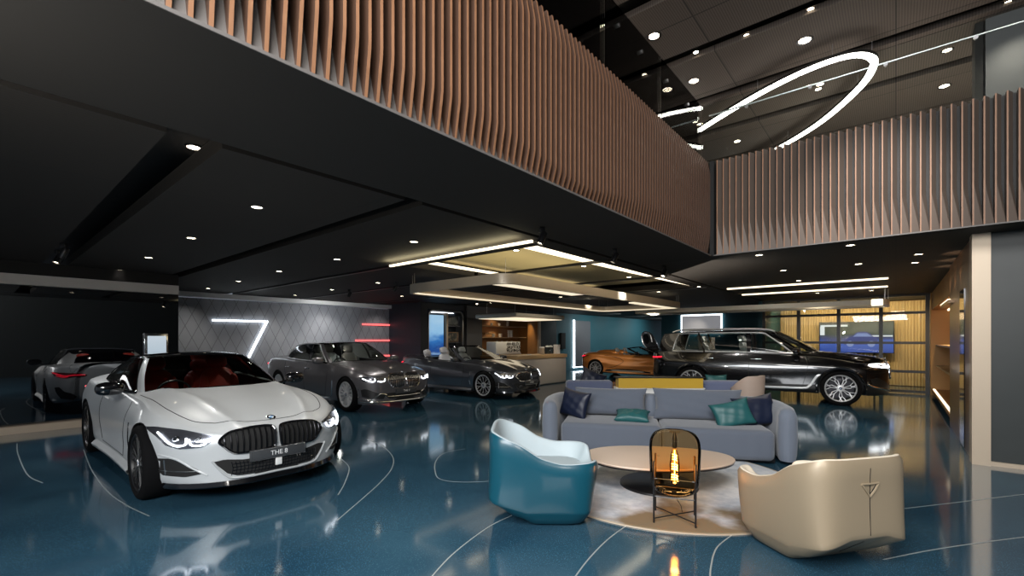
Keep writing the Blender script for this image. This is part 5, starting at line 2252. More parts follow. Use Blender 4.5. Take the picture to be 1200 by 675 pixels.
# sofa
def cushion(name, label, cat, w, h, d, m, loc, rot, group=None, pinch=.12, parent=None):
    """pillow with pulled corners; w along x, h along z, d thickness along y"""
    N = 22
    rows = []
    g = G()
    for sg in (1, -1):
        rows = []
        for i in range(N + 1):
            u = -1 + 2 * i / N
            row = []
            for j in range(N + 1):
                v = -1 + 2 * j / N
                e = ((1 - abs(u) ** 2.6) * (1 - abs(v) ** 2.6)) ** .42
                kx = 1 - pinch * (1 - v * v) * abs(u) ** 2 * 0.6
                kz = 1 - pinch * (1 - u * u) * abs(v) ** 2 * 0.6
                wr = .006 * math.sin(9 * u + 4 * v) * math.sin(7 * v - 3 * u)
                row.append((u * w / 2 * kx, sg * (d / 2 * e + (wr * e)), v * h / 2 * kz))
            rows.append(row)
        g.grid(rows)
    o = g.build(name, m, parent, sharp=80, merge=.0008)
    o.location = loc
    o.rotation_euler = rot
    if label:
        tag(o, label, cat, group)
    return o


SX, SZ = 1.88, 5.70
sa = cam_angle(2.69, -.66)
sx, sy = W(SX, SZ)
sofa = thing('sofa', 'large blue-grey ribbed two-seat sofa with rounded arms facing the coffee table', 'sofa', (sx, sy, .013), sa)


def sofa_shell(wd, dp, hb, ha, th, name, m, parent):
    """wrap-around back and arms; front at y=0, back at y=dp"""
    path = [(-wd / 2 + .07, .10), (-wd / 2 + .04, .30), (-wd / 2 + .05, dp * .60), (-wd / 2 + .17, dp * .86), (-wd / 2 + .45, dp - .08), (-wd / 4, dp - .06), (0, dp - .055),
            (wd / 4, dp - .06), (wd / 2 - .45, dp - .08), (wd / 2 - .17, dp * .86), (wd / 2 - .05, dp * .60), (wd / 2 - .04, .30), (wd / 2 - .07, .10)]
    sp = smooth_path(path, 8)
    n = len(sp)
    rows = []
    # rounded ends
    seq = [(0, .02, -.085), (0, .45, -.07), (0, .78, -.045), (0, .95, -.02)] + [(i, 1, 0) for i in range(n)] + [(n - 1, .95, .02), (n - 1, .78, .045), (n - 1, .45, .07), (n - 1, .02, .085)]
    for (i, k, ext) in seq:
        a, b = sp[max(i - 1, 0)], sp[min(i + 1, n - 1)]
        t_ = Vector((b[0] - a[0], b[1] - a[1], 0)).normalized()
        nn = Vector((-t_.y, t_.x, 0))         # left of travel = outside? path goes left-front -> back -> right
        P = Vector((sp[i][0], sp[i][1], 0)) + t_ * ext
        s_ = min(i, n - 1 - i) / (n * .22)
        h = ha + (hb - ha) * min(1, s_) ** .7
        h0 = h - (1 - k) * .14
        row = []
        for u, z in ((-.42, .04), (-.5, .12), (-.52, h0 * .5), (-.48, h0 - .09), (-.36, h0 - .025), (-.12, h0), (.14, h0), (.38, h0 - .025), (.5, h0 - .09), (.54, h0 * .5), (.5, .12), (.42, .04)):
            row.append(tuple(P + nn * (u * th * k) + Vector((0, 0, z))))
        rows.append(row)
    g = G()
    g.grid(rows, 0, True)
    g.add(rows[0], [tuple(range(12))])
    g.add(rows[-1], [tuple(range(12))[::-1]])
    return g.build(name, m, parent, sharp=75, merge=.0005)


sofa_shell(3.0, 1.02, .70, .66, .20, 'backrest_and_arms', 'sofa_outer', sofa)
for sg in (-1, 1):
    g = G()
    xa, xb = (0.006, 1.28) if sg > 0 else (-1.28, -.006)
    g.rbox(xa, xb, .0, .86, .03, .40, .07, 5)
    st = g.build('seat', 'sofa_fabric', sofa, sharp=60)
    g = G()
    xa, xb = (0.02, 1.26) if sg > 0 else (-1.26, -.02)
    g.tube([(xa + .03, .012, .335), (xb - .03, .012, .335)], .006, 6)
    g.build('piping', 'sofa_outer', st)
g = G()
g.rbox(-1.3, 1.3, .10, .9, 0, .05, .01)
g.build('plinth', 'black', sofa)


def on_sofa(px, py_, z):
    return (sx + math.cos(sa) * px - math.sin(sa) * py_, sy + math.sin(sa) * px + math.cos(sa) * py_, z + .013)


cushion('back_cushion', 'large blue-grey ribbed back cushion on the left half of the sofa', 'cushion', 1.02, .40, .20, 'sofa_fabric', on_sofa(-.66, .70, .60), (math.radians(-14), 0, sa))
cushion('back_cushion', 'large blue-grey ribbed back cushion on the right half of the sofa', 'cushion', 1.16, .44, .20, 'sofa_fabric', on_sofa(.50, .68, .60), (math.radians(-18), 0, sa))
cushion('scatter_cushion', 'dark navy cushion standing in the left corner of the sofa', 'cushion', .46, .40, .16, 'navy_silk', on_sofa(-1.14, .48, .585), (math.radians(-12), math.radians(8), sa - .5), pinch=.2)
cushion('scatter_cushion', 'small teal cushion lying flat in front of the left back cushion', 'cushion', .46, .30, .14, 'teal_silk', on_sofa(-.36, .36, .465), (math.radians(-72), 0, sa - .1), pinch=.2)
cushion('scatter_cushion', 'bright teal cushion leaning on the right side of the sofa', 'cushion', .50, .36, .15, 'teal_silk', on_sofa(.88, .36, .535), (math.radians(-24), math.radians(-14), sa + .12), pinch=.2)
cushion('scatter_cushion', 'navy satin cushion in the right corner of the sofa', 'cushion', .56, .42, .17, 'navy_silk', on_sofa(1.19, .50, .565), (math.radians(-22), math.radians(-8), sa + .30), pinch=.2)

# second lounge group behind
ox, oy = W(2.72, 8.75)
oa = cam_angle(1, -.03)
s2 = thing('sofa', 'low blue sofa seen from behind, its back to the ribbed sofa', 'sofa', (ox, oy, 0), oa + PI)


def back_pt(px, z, d=9.0):
    return W((px - 600) / FPX * d, d)


M['blue_fabric'] = fabric('blue_fabric', (0.10, 0.125, 0.22), (0.13, 0.155, 0.26), 120, False)
g = G()
g.rbox(-1.65, -.80, -.12, .12, .08, .72, .06, 4)
g.build('backrest', 'blue_fabric', s2)
g = G()
g.rbox(.80, 1.68, -.12, .12, .08, .72, .06, 4)
g.build('backrest', 'blue_fabric', s2)
g = G()
g.rbox(-1.6, 1.6, -.9, -.1, .12, .42, .06, 4)
g.build('seat', 'blue_fabric', s2)
g = G()
for x in (-1.5, 1.5):
    for y in (-.8, 0):
        g.tube([(x, y, 0), (x, y, .14)], .02, 8)
g.build('sofa_feet', 'black', s2)
cx, cy = W(2.70, 8.34)
cs = thing('console', 'low white console with a brushed gold front between the two blue backrests', 'console', (cx, cy, 0), oa)
g = G()
g.rbox(-.80, .80, -.02, .22, 0, .60, .01)
g.box(-.80, .80, -.05, .24, .60, .62)
g.build('body', 'white', cs, smooth=False)
M['gold'] = mat('brushed_gold', (0.75, 0.47, 0.06), .35, .3, bump=(3, .3))
g = G()
g.box(-.76, .76, -.06, .20, .62, .80)
g.build('gold_panel', 'gold', cs, smooth=False)
g = G()
g.box(-.80, .80, -.07, .22, .80, .815)
g.build('top', 'black', cs, smooth=False)
p = W((694 - 600) / FPX * 8.9, 8.9)
cushion('scatter_cushion', 'dark blue cushion peeking over the left blue backrest', 'cushion', .50, .42, .16, 'navy_silk', (p[0], p[1] + .0, .70), (math.radians(-15), math.radians(22), oa), pinch=.2)
p = W((840 - 600) / FPX * 9.1, 9.1)
cushion('scatter_cushion', 'teal cushion peeking over the right blue backrest', 'cushion', .44, .34, .14, 'teal_silk', (p[0], p[1], .64), (math.radians(-15), 0, oa), pinch=.2)
# small swivel chair
M['taupe'] = mat('taupe_leather', (0.40, 0.31, 0.26), .5)
p = W((876 - 600) / FPX * 8.3, 8.3)
ch = thing('tub_chair', 'small taupe tub chair behind the right end of the sofa', 'armchair', (p[0], p[1], 0), cam_angle(-.6, .8))
zr = curve([(0, .86), (60, .85), (100, .74), (130, .64), (150, .62), (165, .46), (180, .45)])
rows = []
N = 64
for q, tt in ((.72, 0), (.92, .15), (1.0, .4), (1.04, .8), (1.03, 1), (.93, 1.0), (.88, .85), (.84, .3)):
    row = []
    for i in range(N):
        a = 2 * PI * i / N
        ph = abs(math.degrees(a if a < PI else a - 2 * PI))
        z0 = .30
        z1 = zr(ph)
        row.append((-math.cos(a) * .27 * q, math.sin(a) * .27 * q, z0 + (z1 - z0) * tt))
    rows.append(row)
g = G()
g.grid(rows, 0, True)
g.build('shell', 'taupe', ch, sharp=70)
g = G()
g.lathe([(.0005, .44), (.2, .44), (.24, .42), (.24, .32), (.0005, .30)], 32)
g.build('seat', 'taupe', ch)
g = G()
g.lathe([(.0005, .02), (.22, .015), (.23, 0), (.0005, 0)], 32)
g.lathe([(.03, .015), (.03, .31)], 16)
g.build('swivel_base', 'black', ch)


# ================================================================== FLOOR INLAYS
M['inlay'] = mat('inlay_brass', (0.42, 0.46, 0.46), .4, .4)


def inlay(n, pts, w=.010):
    P = [at_floor(*p) for p in pts]
    sp = smooth_path([(a, b) for a, b in P], 8)
    rows = []
    for i in range(len(sp)):
        a, b = Vector(sp[max(i - 1, 0)]), Vector(sp[min(i + 1, len(sp) - 1)])
        t_ = (b - a).normalized()
        nn = Vector((-t_.y, t_.x))
        q = Vector(sp[i])
        rows.append([(*(q + nn * w / 2), .0012), (*(q - nn * w / 2), .0012)])
    g = G()
    g.grid(rows)
    o = g.build('trim_%d' % n, 'inlay', smooth=False)
    struct(o)


inlay(10, [(664, 690), (690, 655), (715, 630), (742, 611)])
inlay(11, [(832, 690), (833, 665), (840, 642), (858, 627)])
inlay(12, [(1035, 656), (1090, 645), (1150, 636), (1220, 627)])
inlay(13, [(1060, 596), (1120, 589), (1220, 577)])
inlay(14, [(590, 563), (545, 565), (517, 562), (510, 553), (511, 540), (521, 531), (545, 526)])
inlay(15, [(430, 515), (447, 522), (460, 535), (459, 549), (445, 566), (424, 585), (395, 610)])
inlay(16, [(98, 527), (107, 550), (125, 575), (148, 592), (175, 605)])
inlay(17, [(400, 538), (409, 548), (404, 566), (396, 580)])
inlay(18, [(20, 520), (21, 532), (32, 556), (50, 566)])
inlay(19, [(494, 690), (530, 650), (572, 618), (600, 604)])


# ================================================================== WALL DETAILS
# seven made of white light, and three red bars
lg = thing('light_sign', 'large numeral 7 drawn in white light lines on the diamond-patterned wall', 'light sign', (-14.07, 4.9, 0))
g = G()
g.box(0, .03, 4.20 - 4.9, 5.62 - 4.9, 2.005, 2.045)
g.build('light_line', 'cool_light', lg, smooth=False)
g = G()
g.prism([(5.62 - 4.9, 2.02), (5.56 - 4.9, 2.02), (4.93 - 4.9, .70), (4.99 - 4.9, .70)], 'x', 0, .03)
g.build('light_line', 'cool_light', lg, smooth=False)
for (a, b, z, s) in ((8.72, 10.0, 2.03, 'uppermost'), (8.46, 10.0, 1.47, 'middle'), (8.92, 10.0, .92, 'lowest')):
    g = G()
    g.box(-14.09, -14.06, a, b, z - .025, z + .025)
    tag(g.build('red_light_bar', 'red_light', smooth=False), s + ' of the three red light bars on the diamond-patterned wall', 'light bar')
# cove glow above the diamond wall and wall washers
for (y, pw) in ((3.6, 10), (5.4, 8), (7.3, 30), (9.3, 12)):
    spot((-13.25, y, 2.70), (-14.1, y, 1.3), pw * 2.2, 80, 1, (1, .97, .92))
area((-13.2, 7.2, 2.72), (-14.1, 7.2, 1.4), .25, 8.2, 110, (.96, .97, 1))

# screen on the black wall
dp = [at_x(168, 391, -10.85), at_x(196, 391, -10.85)]
ds = thing('display_screen', 'small lit portrait screen with silver frame on the black mirror wall', 'screen', (-10.80, (dp[0][1] + dp[1][1]) / 2, 0))
wd = (dp[1][1] - dp[0][1]) / 2
g = G()
g.rbox(-.04, .01, -wd, wd, 1.0, 1.62, .006)
g.build('frame', 'chrome', ds)


def picture(name, cols, parent, box, axis='x', scale=2.0, es=1.6, wave=False):
    """screen picture: procedural, the screen itself gives off light"""
    m = bpy.data.materials.new(name)
    m.use_nodes = True
    nt = m.node_tree
    b = nt.nodes['Principled BSDF']
    b.inputs['Roughness'].default_value = .15
    tc = nt.nodes.new('ShaderNodeTexCoord')
    mp = nt.nodes.new('ShaderNodeMapping')
    mp.inputs['Scale'].default_value = (.6, .6, scale)
    nt.links.new(tc.outputs['Object'], mp.inputs[0])
    n = nt.nodes.new('ShaderNodeTexNoise')
    n.inputs['Scale'].default_value = 1.6
    n.inputs['Detail'].default_value = 6
    nt.links.new(mp.outputs[0], n.inputs['Vector'])
    sp = nt.nodes.new('ShaderNodeSeparateXYZ')
    nt.links.new(tc.outputs['Object'], sp.inputs[0])
    ma = nt.nodes.new('ShaderNodeMapRange')
    ma.inputs[1].default_value = box[0]
    ma.inputs[2].default_value = box[1]
    nt.links.new(sp.outputs['Z'], ma.inputs[0])
    ad = nt.nodes.new('ShaderNodeMath')
    ad.operation = 'MULTIPLY_ADD'
    nt.links.new(n.outputs['Fac'], ad.inputs[0])
    ad.inputs[1].default_value = .5
    nt.links.new(ma.outputs[0], ad.inputs[2])
    sb = nt.nodes.new('ShaderNodeMath')
    sb.operation = 'SUBTRACT'
    nt.links.new(ad.outputs[0], sb.inputs[0])
    sb.inputs[1].default_value = .25
    r = nt.nodes.new('ShaderNodeValToRGB')
    while len(r.color_ramp.elements) < len(cols):
        r.color_ramp.elements.new(.5)
    for e, (pos, c) in zip(r.color_ramp.elements, cols):
        e.position = pos
        e.color = (*c, 1)
    nt.links.new(sb.outputs[0], r.inputs[0])
    nt.links.new(r.outputs[0], b.inputs['Emission Color'])
    b.inputs['Base Color'].default_value = (.02, .02, .02, 1)
    b.inputs['Emission Strength'].default_value = es
    return m


g = G()
g.box(.011, .014, -wd + .05, wd - .03, 1.05, 1.57)
g.build('picture', picture('screen_haze', [(0, (.35, .42, .5)), (.5, (.5, .6, .68)), (1, (.6, .68, .75))], None, (1.0, 1.6), es=.9), ds, smooth=False)

# portal niche: tall screen, white frame and framed pictures
fr = thing('light_surround', 'rounded silver light surround around the portal niche with the tall blue screen', 'surround', (PX + .0, (n0 + n1) / 2, 0))
nw = (n1 - n0) / 2
P = [(-nw + .02, 0), (-nw + .02, ntop - .22)] + [(-nw + .02 + .2 * (1 - math.cos(a)), ntop - .22 + .2 * math.sin(a)) for a in [PI / 12 * i for i in range(1, 7)]]
P += [(-a, b) for a, b in reversed(P)]
g = G()
rows = []
for (y, z) in P:
    k = 1 - .05
    rows.append([(-.35, y, z), (.02, y, z), (.02, y * .955, z - (.05 if z > 2.2 else 0)), (-.35, y * .955, z - (.05 if z > 2.2 else 0))])
g.grid(rows, 0)
g.build('frame', 'satin', fr)
g = G()
g.box(-.36, -.34, -nw + .05, nw - .05, ntop - .09, ntop - .06)
g.build('light_strip', 'cool_light', fr, smooth=False)
sc_ = thing('tall_screen', 'tall portrait screen showing a blue abstract image in the portal niche', 'screen', (PX - .10, (pz(504, 366)[1] + pz(522, 366)[1]) / 2, 0))
hw = (pz(522, 366)[1] - pz(504, 366)[1]) / 2 + .02
g = G()
g.rbox(-.06, 0, -hw, hw, .35, 2.40, .005)
g.build('casing', 'black', sc_)
g = G()
g.box(.001, .004, -hw + .02, hw - .02, .38, 2.37)
g.build('picture', picture('screen_blue', [(0, (.55, .65, .75)), (.28, (.25, .42, .62)), (.42, (.01, .06, .25)), (.55, (.03, .16, .45)), (.68, (.25, .48, .72)), (1, (.35, .55, .72))], None, (.35, 2.4), es=1.0), sc_, smooth=False)
g = G()
yv = pz(524.5, 366)[1]
g.box(PX - .2, PX - .02, yv - .045, yv + .045, .3, 2.46)
tag(g.build('niche_divider', 'pale_brass', smooth=False), 'pale upright divider right of the tall blue screen', 'divider')
ya_, yb_ = pz(527, 366)[1], pz(540, 366)[1]
for k, (za, zb, lab) in enumerate(((2.02, 2.36, 'topmost framed picture on the right of the portal niche'), (1.42, 1.78, 'second framed picture on the right of the portal niche, with a pale figure'), (.70, 1.22, 'dark framed panel lowest on the right of the portal niche'))):
    t = thing('framed_picture', lab, 'picture', (PX - .12, (ya_ + yb_) / 2, za))
    g = G()
    h = (yb_ - ya_) / 2
    g.rbox(-.03, 0, -h, h, 0, zb - za, .005)
    g.build('frame', 'black' if k != 1 else 'bronze', t)
    g = G()
    g.box(.001, .003, -h + .03, h - .09, .03, zb - za - .03)
    g.build('print', mat('print', (0.03, 0.035, 0.035), .5, noise=((0.20, 0.17, 0.12) if k == 1 else (.07, .075, .07), 9, 4, .45, .6)), t, smooth=False)
    g = G()
    g.box(-.25, .01, -h - .02, h + .05, -.035, -.012)
    g.build('ledge', 'grey_wall', t, smooth=False)
spot((PX + .5, yb_ - .3, 2.7), (PX - .2, yb_ - .3, 1.6), 20, 60)

# bar
M['shelf'] = mat('shelf_wood', (0.55, 0.36, 0.18), .4)
sa_, sb_ = yN0 + .02, yP + .88
cups = []
for k, (z, lab) in enumerate(((2.06, 'upper wooden shelf with white cups in the bar niche'), (1.60, 'lower wooden shelf with glasses and cups in the bar niche'))):
    g = G()
    g.box(PX - .6, PX - .12, sa_, sb_, z - .03, z)
    tag(g.build('shelf', 'shelf', smooth=False), lab, 'shelf')
    spot((PX - .3, sa_ + 1.2, z + .33), (PX - .5, sa_ + 1.2, z - .3), 5, 130)


def make_cup():
    t = G()
    t.lathe([(.0005, .0), (.03, 0), (.045, .08), (.05, .10), (.044, .10), (.028, .01), (.0005, .01)], 16)
    t.tube([(.045, 0, .08), (.075, 0, .07), (.07, 0, .035), (.036, 0, .03)], .006, 5)
    return t.build('cup', 'white')


cup0 = make_cup()
for i, (py_, z, n) in enumerate(((576, 2.06, 1), (585, 2.06, 1), (594.5, 2.06, 2))):
    for k in range(n):
        o = cup0 if (i == 0 and k == 0) else copy_tree(cup0)
        p = at_x(py_, 400, PX - .3)
        o.location = (PX - .3, p[1] + k * .02, z + k * .1)
        o.scale = (1.1, 1.1, 1.2)
        tag(o, ['white cup at the left of the upper bar shelf', 'white cup in the middle of the upper bar shelf', ('lower' if k == 0 else 'upper') + ' white cup of the stack at the right of the upper bar shelf'][i], 'cup')


def make_glass():
    t = G()
    t.lathe([(.0005, .002), (.03, .002), (.005, .012), (.005, .07), (.035, .11), (.04, .16), (.036, .18)], 16)
    return t.build('wine_glass', 'clear')


gl0 = make_glass()
for i in range(5):
    o = gl0 if i == 0 else copy_tree(gl0)
    o.location = (PX - .28, at_x(566.5 + i * 2.2, 400, PX - .28)[1], 1.60)
    tag(o, 'stemmed glass standing at the left of the lower bar shelf', 'glass', 'glasses on the lower bar shelf')
for i, (xx, n, w) in enumerate(((578, 2, 1.5), (586, 2, 1.5), (596, 4, 1.2), (599, 4, 1.2))):
    for k in range(n):
        o = copy_tree(cup0)
        o.location = (PX - .28, at_x(xx, 400, PX - .28)[1], 1.60 + k * .075)
        o.scale = (w, w, .72)
        tag(o, 'white cup or bowl in the stacks on the lower bar shelf', 'cup', 'stacked white crockery on the lower bar shelf')

# bar counter
CXF = -8.91
yc0, yc1 = at_x(606, 418, CXF)[1], at_x(664, 418, CXF)[1]
ct = thing('bar_counter', 'pale bar counter with a light wooden top at the back of the hall', 'counter', (CXF, (yc0 + yc1) / 2, 0))
hl_ = (yc1 - yc0) / 2
g = G()
g.rbox(-.8, 0, -hl_ - .2, hl_, 0.0, .88, .06, 4)
g.build('counter_body', mat('counter_stone', (0.52, 0.47, 0.42), .35), ct)
g = G()
g.rbox(-.82, .02, -hl_, hl_ + .02, .88, 1.0, .01, 2)
g.build('counter_top', 'shelf', ct)
bc = thing('back_counter', 'wooden back counter carrying the coffee machine', 'counter', (PX + 1.0, (yN0 + yP) / 2, 0))
g = G()
g.rbox(-.9, .6, -(yP - yN0) / 2 - .2, (yP - yN0) / 2, 0, .86, .01)
g.build('cabinet', 'oak', bc)
g = G()
g.rbox(-.92, .62, -(yP - yN0) / 2 - .2, (yP - yN0) / 2 + .02, .86, .90, .01)
g.build('top', 'shelf', bc)
# coffee machine
cm0, cm1 = at_x(575, 410, PX + .9), at_x(604, 410, PX + .9)
cmy = (cm0[1] + cm1[1]) / 2
cmw = (cm1[1] - cm0[1]) / 2
cm = thing('coffee_machine', 'white espresso machine with black lettered back on the back counter', 'coffee machine', (PX + .95, cmy, .90))
g = G()
g.rbox(-.28, .22, -cmw, cmw, .06, .52, .04, 4)
g.build('housing', 'white', cm)
g = G()
g.rbox(.2, .30, -cmw * .9, cmw * .9, .04, .09, .01)
for y in (-cmw * .8, cmw * .8):
    g.rbox(-.2, .2, y - .03, y + .03, 0, .07, .01)
g.build('drip_tray', 'satin', cm)
g = G()
rnd = random.Random(3)
for r in range(3):
    y = -cmw * .18
    while y < cmw * .92:
        z = .14 + r * .125
        k = rnd.choice(((0, 0, .05, .10), (.05, 0, 0, .10), (0, .10, .06, .10), (.03, 0, .03, .10), (0, .0, .06, .0), (0, .05, .06, .05)))
        g.tube([(.226, y + k[0], z + k[1]), (.226, y + k[2], z + k[3])], .012, 5)
        if rnd.random() < .7:
            g.tube([(.226, y + .055, z), (.226, y + .055, z + .10)], .010, 5)
        y += .075
g.build('back_lettering', 'black', cm)
g = G()
for k in range(4):
    g.tube([(.0, -cmw * .6 + k * cmw * .4, .52), (.0, -cmw * .6 + k * cmw * .4, .55)], .03, 10)
g.build('cup_rail', 'satin', cm)
# items on the counter
def small(name, label, cat, px, w, h, m, kind='box', base=1.0):
    p = at_x(px, 412, CXF - .35)
    t = thing(name, label, cat, (CXF - .35, p[1], base + .001))
    g = G()
    if kind == 'box':
        g.rbox(-w / 2, w / 2, -w / 2, w / 2, 0, h * .8, .01)
        g.build('body', m, t)
        g = G()
        g.rbox(-w / 2 - .004, w / 2 + .004, -w / 2 - .004, w / 2 + .004, h * .8, h, .01)
        g.build('lid', 'white', t)
    else:
        g.lathe(smooth_path([(.001, 0), (w * .3, 0), (w * .5, h * .25), (w * .48, h * .6), (w * .3, h * .8)], 4), 20)
        g.build('jar', m, t)
        g = G()
        g.lathe(smooth_path([(w * .32, h * .78), (w * .36, h * .88), (w * .2, h * .97), (.001, h)], 4), 20)
        g.build('lid', 'white', t)
    return t


small('canister', 'pale canister on the bar counter beside the brass upright', 'canister', 635, .13, .26, 'pale_brass')
small('glass_jar', 'left of the two lidded glass jars on the bar counter', 'jar', 641.5, .20, .30, 'clear', 'jar')
small('glass_jar', 'right of the two lidded glass jars on the bar counter', 'jar', 645.5, .20, .30, 'clear', 'jar')
small('canister', 'white box canister near the right end of the bar counter', 'canister', 652.5, .17, .32, 'white')
g = G()
g.rbox(-.03, .03, -.1, .1, .0, .02, .006)
o = g.build('dish', 'white')
o.location = (CXF - .3, at_x(620, 415, CXF - .3)[1], 1.0)
tag(o, 'small flat white dish on the bar counter', 'dish')
# bar canopy
ca0, ca1 = at_x(605, 371, -9.5)[1], at_x(662, 371, -9.5)[1]
cn = thing('bar_canopy', 'hanging canopy box with pale lit edge above the bar counter', 'canopy', (-9.5, (ca0 + ca1) / 2, 2.24))
cl_ = (ca1 - ca0) / 2
g = G()
g.rbox(-1.9, 0, -cl_, cl_, 0, .15, .05, 4)
g.build('canopy_body', 'frame_white', cn)
g = G()
g.box(-1.8, -.08, -cl_ + .1, cl_ - .1, -.012, 0)
g.build('diffuser', 'channel_light', cn, smooth=False)
spot((-7.0, 12.4, 2.72), (-9.5, 12.4, 2.3), 60, 80, 1, (1, .9, .75))  # spot added without a fixture to light the canopy edge
for y in (-cl_ + .3, cl_ - .3):
    for x in (-1.6, -.3):
        g = G()
        g.tube([(x, y, .15), (x, y, .53)], .004, 5)
        g.build('suspension_wire', 'satin', cn)
spot((PX + .3, yP + 1.1, 2.6), (PX - .1, yP + 1.1, 1.2), 30, 50, 1, (1, .75, .4))
spot((PX + .3, yN1 - .6, 2.6), (PX - .1, yN1 - .6, 1.4), 40, 50, 1, (1, .75, .4))
spot((-7.6, 12.6, 2.6), (-8.91, 12.8, .6), 60, 70, 1, (1, .86, .68))

# speaker and lit panel on the teal wall
g = G()
yy = at_x(658, 400, PX)[1]
g.rbox(PX, PX + .12, yy - .19, yy + .19, 1.05, 1.82, .02)
tag(g.build('wall_speaker', 'matte_black'), 'tall black speaker box on the teal wall right of the bar', 'speaker')
p0, p1 = at_x(672.5, 400, PX)[1], at_x(690, 400, PX)[1]
lp = thing('lit_wall_panel', 'dark textured wall panel with a white light edge on the teal wall', 'panel', (PX + .02, (p0 + p1) / 2, 0))
h = (p1 - p0) / 2
g = G()
g.rbox(0, .08, -h, h, .15, 2.45, .01)
g.build('panel', mat('textured_panel', (0.10, 0.10, 0.11), .5, bump=(30, .6)), lp)
g = G()
g.box(0, .05, -h - .10, -h - .01, .12, 2.48)
g.box(0, .05, -h - .10, h, .10, .14)
g.build('light_edge', 'cool_light', lp, smooth=False)
# teal wall washers
for (x, y, pw) in ((PX + 2.2, 20.5, 200), (PX + 2.2, 23.5, 160), (PX + 2.2, 26.5, 260)):
    spot((x, y, 2.7), (PX, y, 1.0), pw, 130, 1, (.9, 1, 1))
spot((-7, 21.4, 2.6), (-7.5, 22.5, 1.6), 40, 80, 1)
# screen on the far wall
a, b = at_y(800, 380, 22.5), at_y(845, 380, 22.5)
fs = thing('wall_screen', 'wide grey lit screen high on the far teal wall above the black off-roader', 'screen', ((a[0] + b[0]) / 2, 22.46, 0))
h = (b[0] - a[0]) / 2
g = G()
g.box(-h - .06, h + .06, -.02, .03, 1.76, 2.70)
g.build('frame', 'cool_light', fs, smooth=False)
g = G()
g.box(-h, h, -.05, -.02, 1.82, 2.64)
g.build('panel', mat('screen_grey', (.35, .35, .36), .4, emit=(.8, .8, .85), es=.25), fs, smooth=False)

# ------------------------------------------------------------------ glass partition
gp = thing('glass_partition', 'black-framed glass partition with gold curtain behind it at the far right', 'partition', ((-3.33 + .69) / 2, YG, 0))
x0, x1 = -3.30 + 1.32, .69 + 1.32
xsn = [-2.0, -1.03, 0.0, .99, 1.98]
zsn = [.06, .61, 1.41, 2.25, 2.74]
for x in xsn:
    g = G()
    g.box(x - .045, x + .045, -.05, .05, 0, HC)
    g.build('mullion', 'black', gp, smooth=False)
for z in zsn:
    g = G()
    g.box(-2.0, 1.98, -.045, .045, z - .035, z + .035)
    g.build('transom', 'black', gp, smooth=False)
M['part_glass'] = glass('partition_glass', (.9, .88, .8), 1.4)
for a, b in zip(xsn, xsn[1:]):
    for c_, d in zip(zsn, zsn[1:]):
        g = G()
        g.box(a + .045, b - .045, -.005, .005, c_ + .035, d - .035)
        g.build('glass_pane', 'part_glass', gp, smooth=False)
# curtain
M['curtain'] = mat('gold_curtain', (0.62, 0.50, 0.30), .8)
rows = []
for z in (0.02, 2.75):
    rows.append([(-3.28 + 4.6 * i / 400, 19.4 + .022 * math.sin(i * .95) + .012 * math.sin(i * .37), z) for i in range(401)])
g = G()
g.grid(rows)
tag(g.build('curtain', 'curtain'), 'pleated golden curtain hanging behind the glass partition', 'curtain')
sbox('wall_far', -3.3, 1.6, 19.6, 19.7, 0, HC, 'oak')
sbox('wall_right', 1.42, 1.52, 16.9, 19.6, 0, HC, 'oak')
area((-1.0, 18.0, 2.72), (-1.0, 19.2, 1.0), 3.8, .4, 130, (1, .82, .52))
# television with a car film
a, b = at_y(960, 377, 19.2), at_y(1048, 377, 19.2)
tv = thing('television', 'large screen showing a blue car scene behind the glass partition', 'screen', ((a[0] + b[0]) / 2, 19.2, 0))
h = (b[0] - a[0]) / 2
zt, zb = at_y(1000, 377, 19.2)[2], at_y(1000, 413.5, 19.2)[2]
g = G()
g.rbox(-h, h, -.03, .04, zb, zt, .006)
g.build('casing', 'black', tv)
g = G()
g.tube([(-h * .5, .02, zb), (-h * .5, .02, 0)], .03, 8)
g.tube([(h * .5, .02, zb), (h * .5, .02, 0)], .03, 8)
g.build('stand', 'black', tv)
g = G()
g.box(-h + .02, h - .02, -.034, -.031, zb + .02, zt - .02)
pic = g.build('picture', picture('film', [(0, (.02, .06, .35)), (.3, (.05, .12, .55)), (.45, (.03, .05, .2)), (.6, (.03, .05, .04)), (1, (.05, .06, .05))], None, (zb, zt), es=1.2), tv, smooth=False)
g = G()
H_ = zt - zb
P = [(-.45, .30), (-.40, .46), (-.20, .52), (-.05, .66), (.25, .66), (.42, .52), (.52, .48), (.54, .32), (.45, .28), (-.35, .26)]
g.prism([(x * h * .9 + .1, zb + H_ * v) for x, v in smooth_path(P, 4, True)], 'y', -.037, -.035)
g.build('film_car', mat('film_car', (.0, .0, .0), .4, emit=(.05, .07, .28), es=1), pic, smooth=False)
g = G()
P = [(-.17, .52), (-.04, .63), (.24, .63), (.38, .52)]
g.prism([(x * h * .9 + .1, zb + H_ * v) for x, v in P], 'y', -.039, -.037)
for wx in (-.26, .36):
    g.prism([(wx * h * .9 + .1 + .10 * math.cos(PI * q / 8), zb + H_ * .29 + .10 * math.sin(PI * q / 8)) for q in range(16)], 'y', -.039, -.037)
g.build('film_glass', mat('film_glass', (.0, .0, .0), .4, emit=(.30, .42, .9), es=.8), pic, smooth=False)
g = G()
g.box(-h + .04, -h * .2, -.037, -.035, zt - .16, zt - .10)
g.box(h * .1, h - .04, -.037, -.035, zb + H_ * .52, zb + H_ * .56)
g.box(-h + .03, -h + .16, -.037, -.035, zt - .45, zt - .16)
g.build('film_light', mat('film_light', (0, 0, 0), .4, emit=(.75, .85, 1), es=1.2), pic, smooth=False)

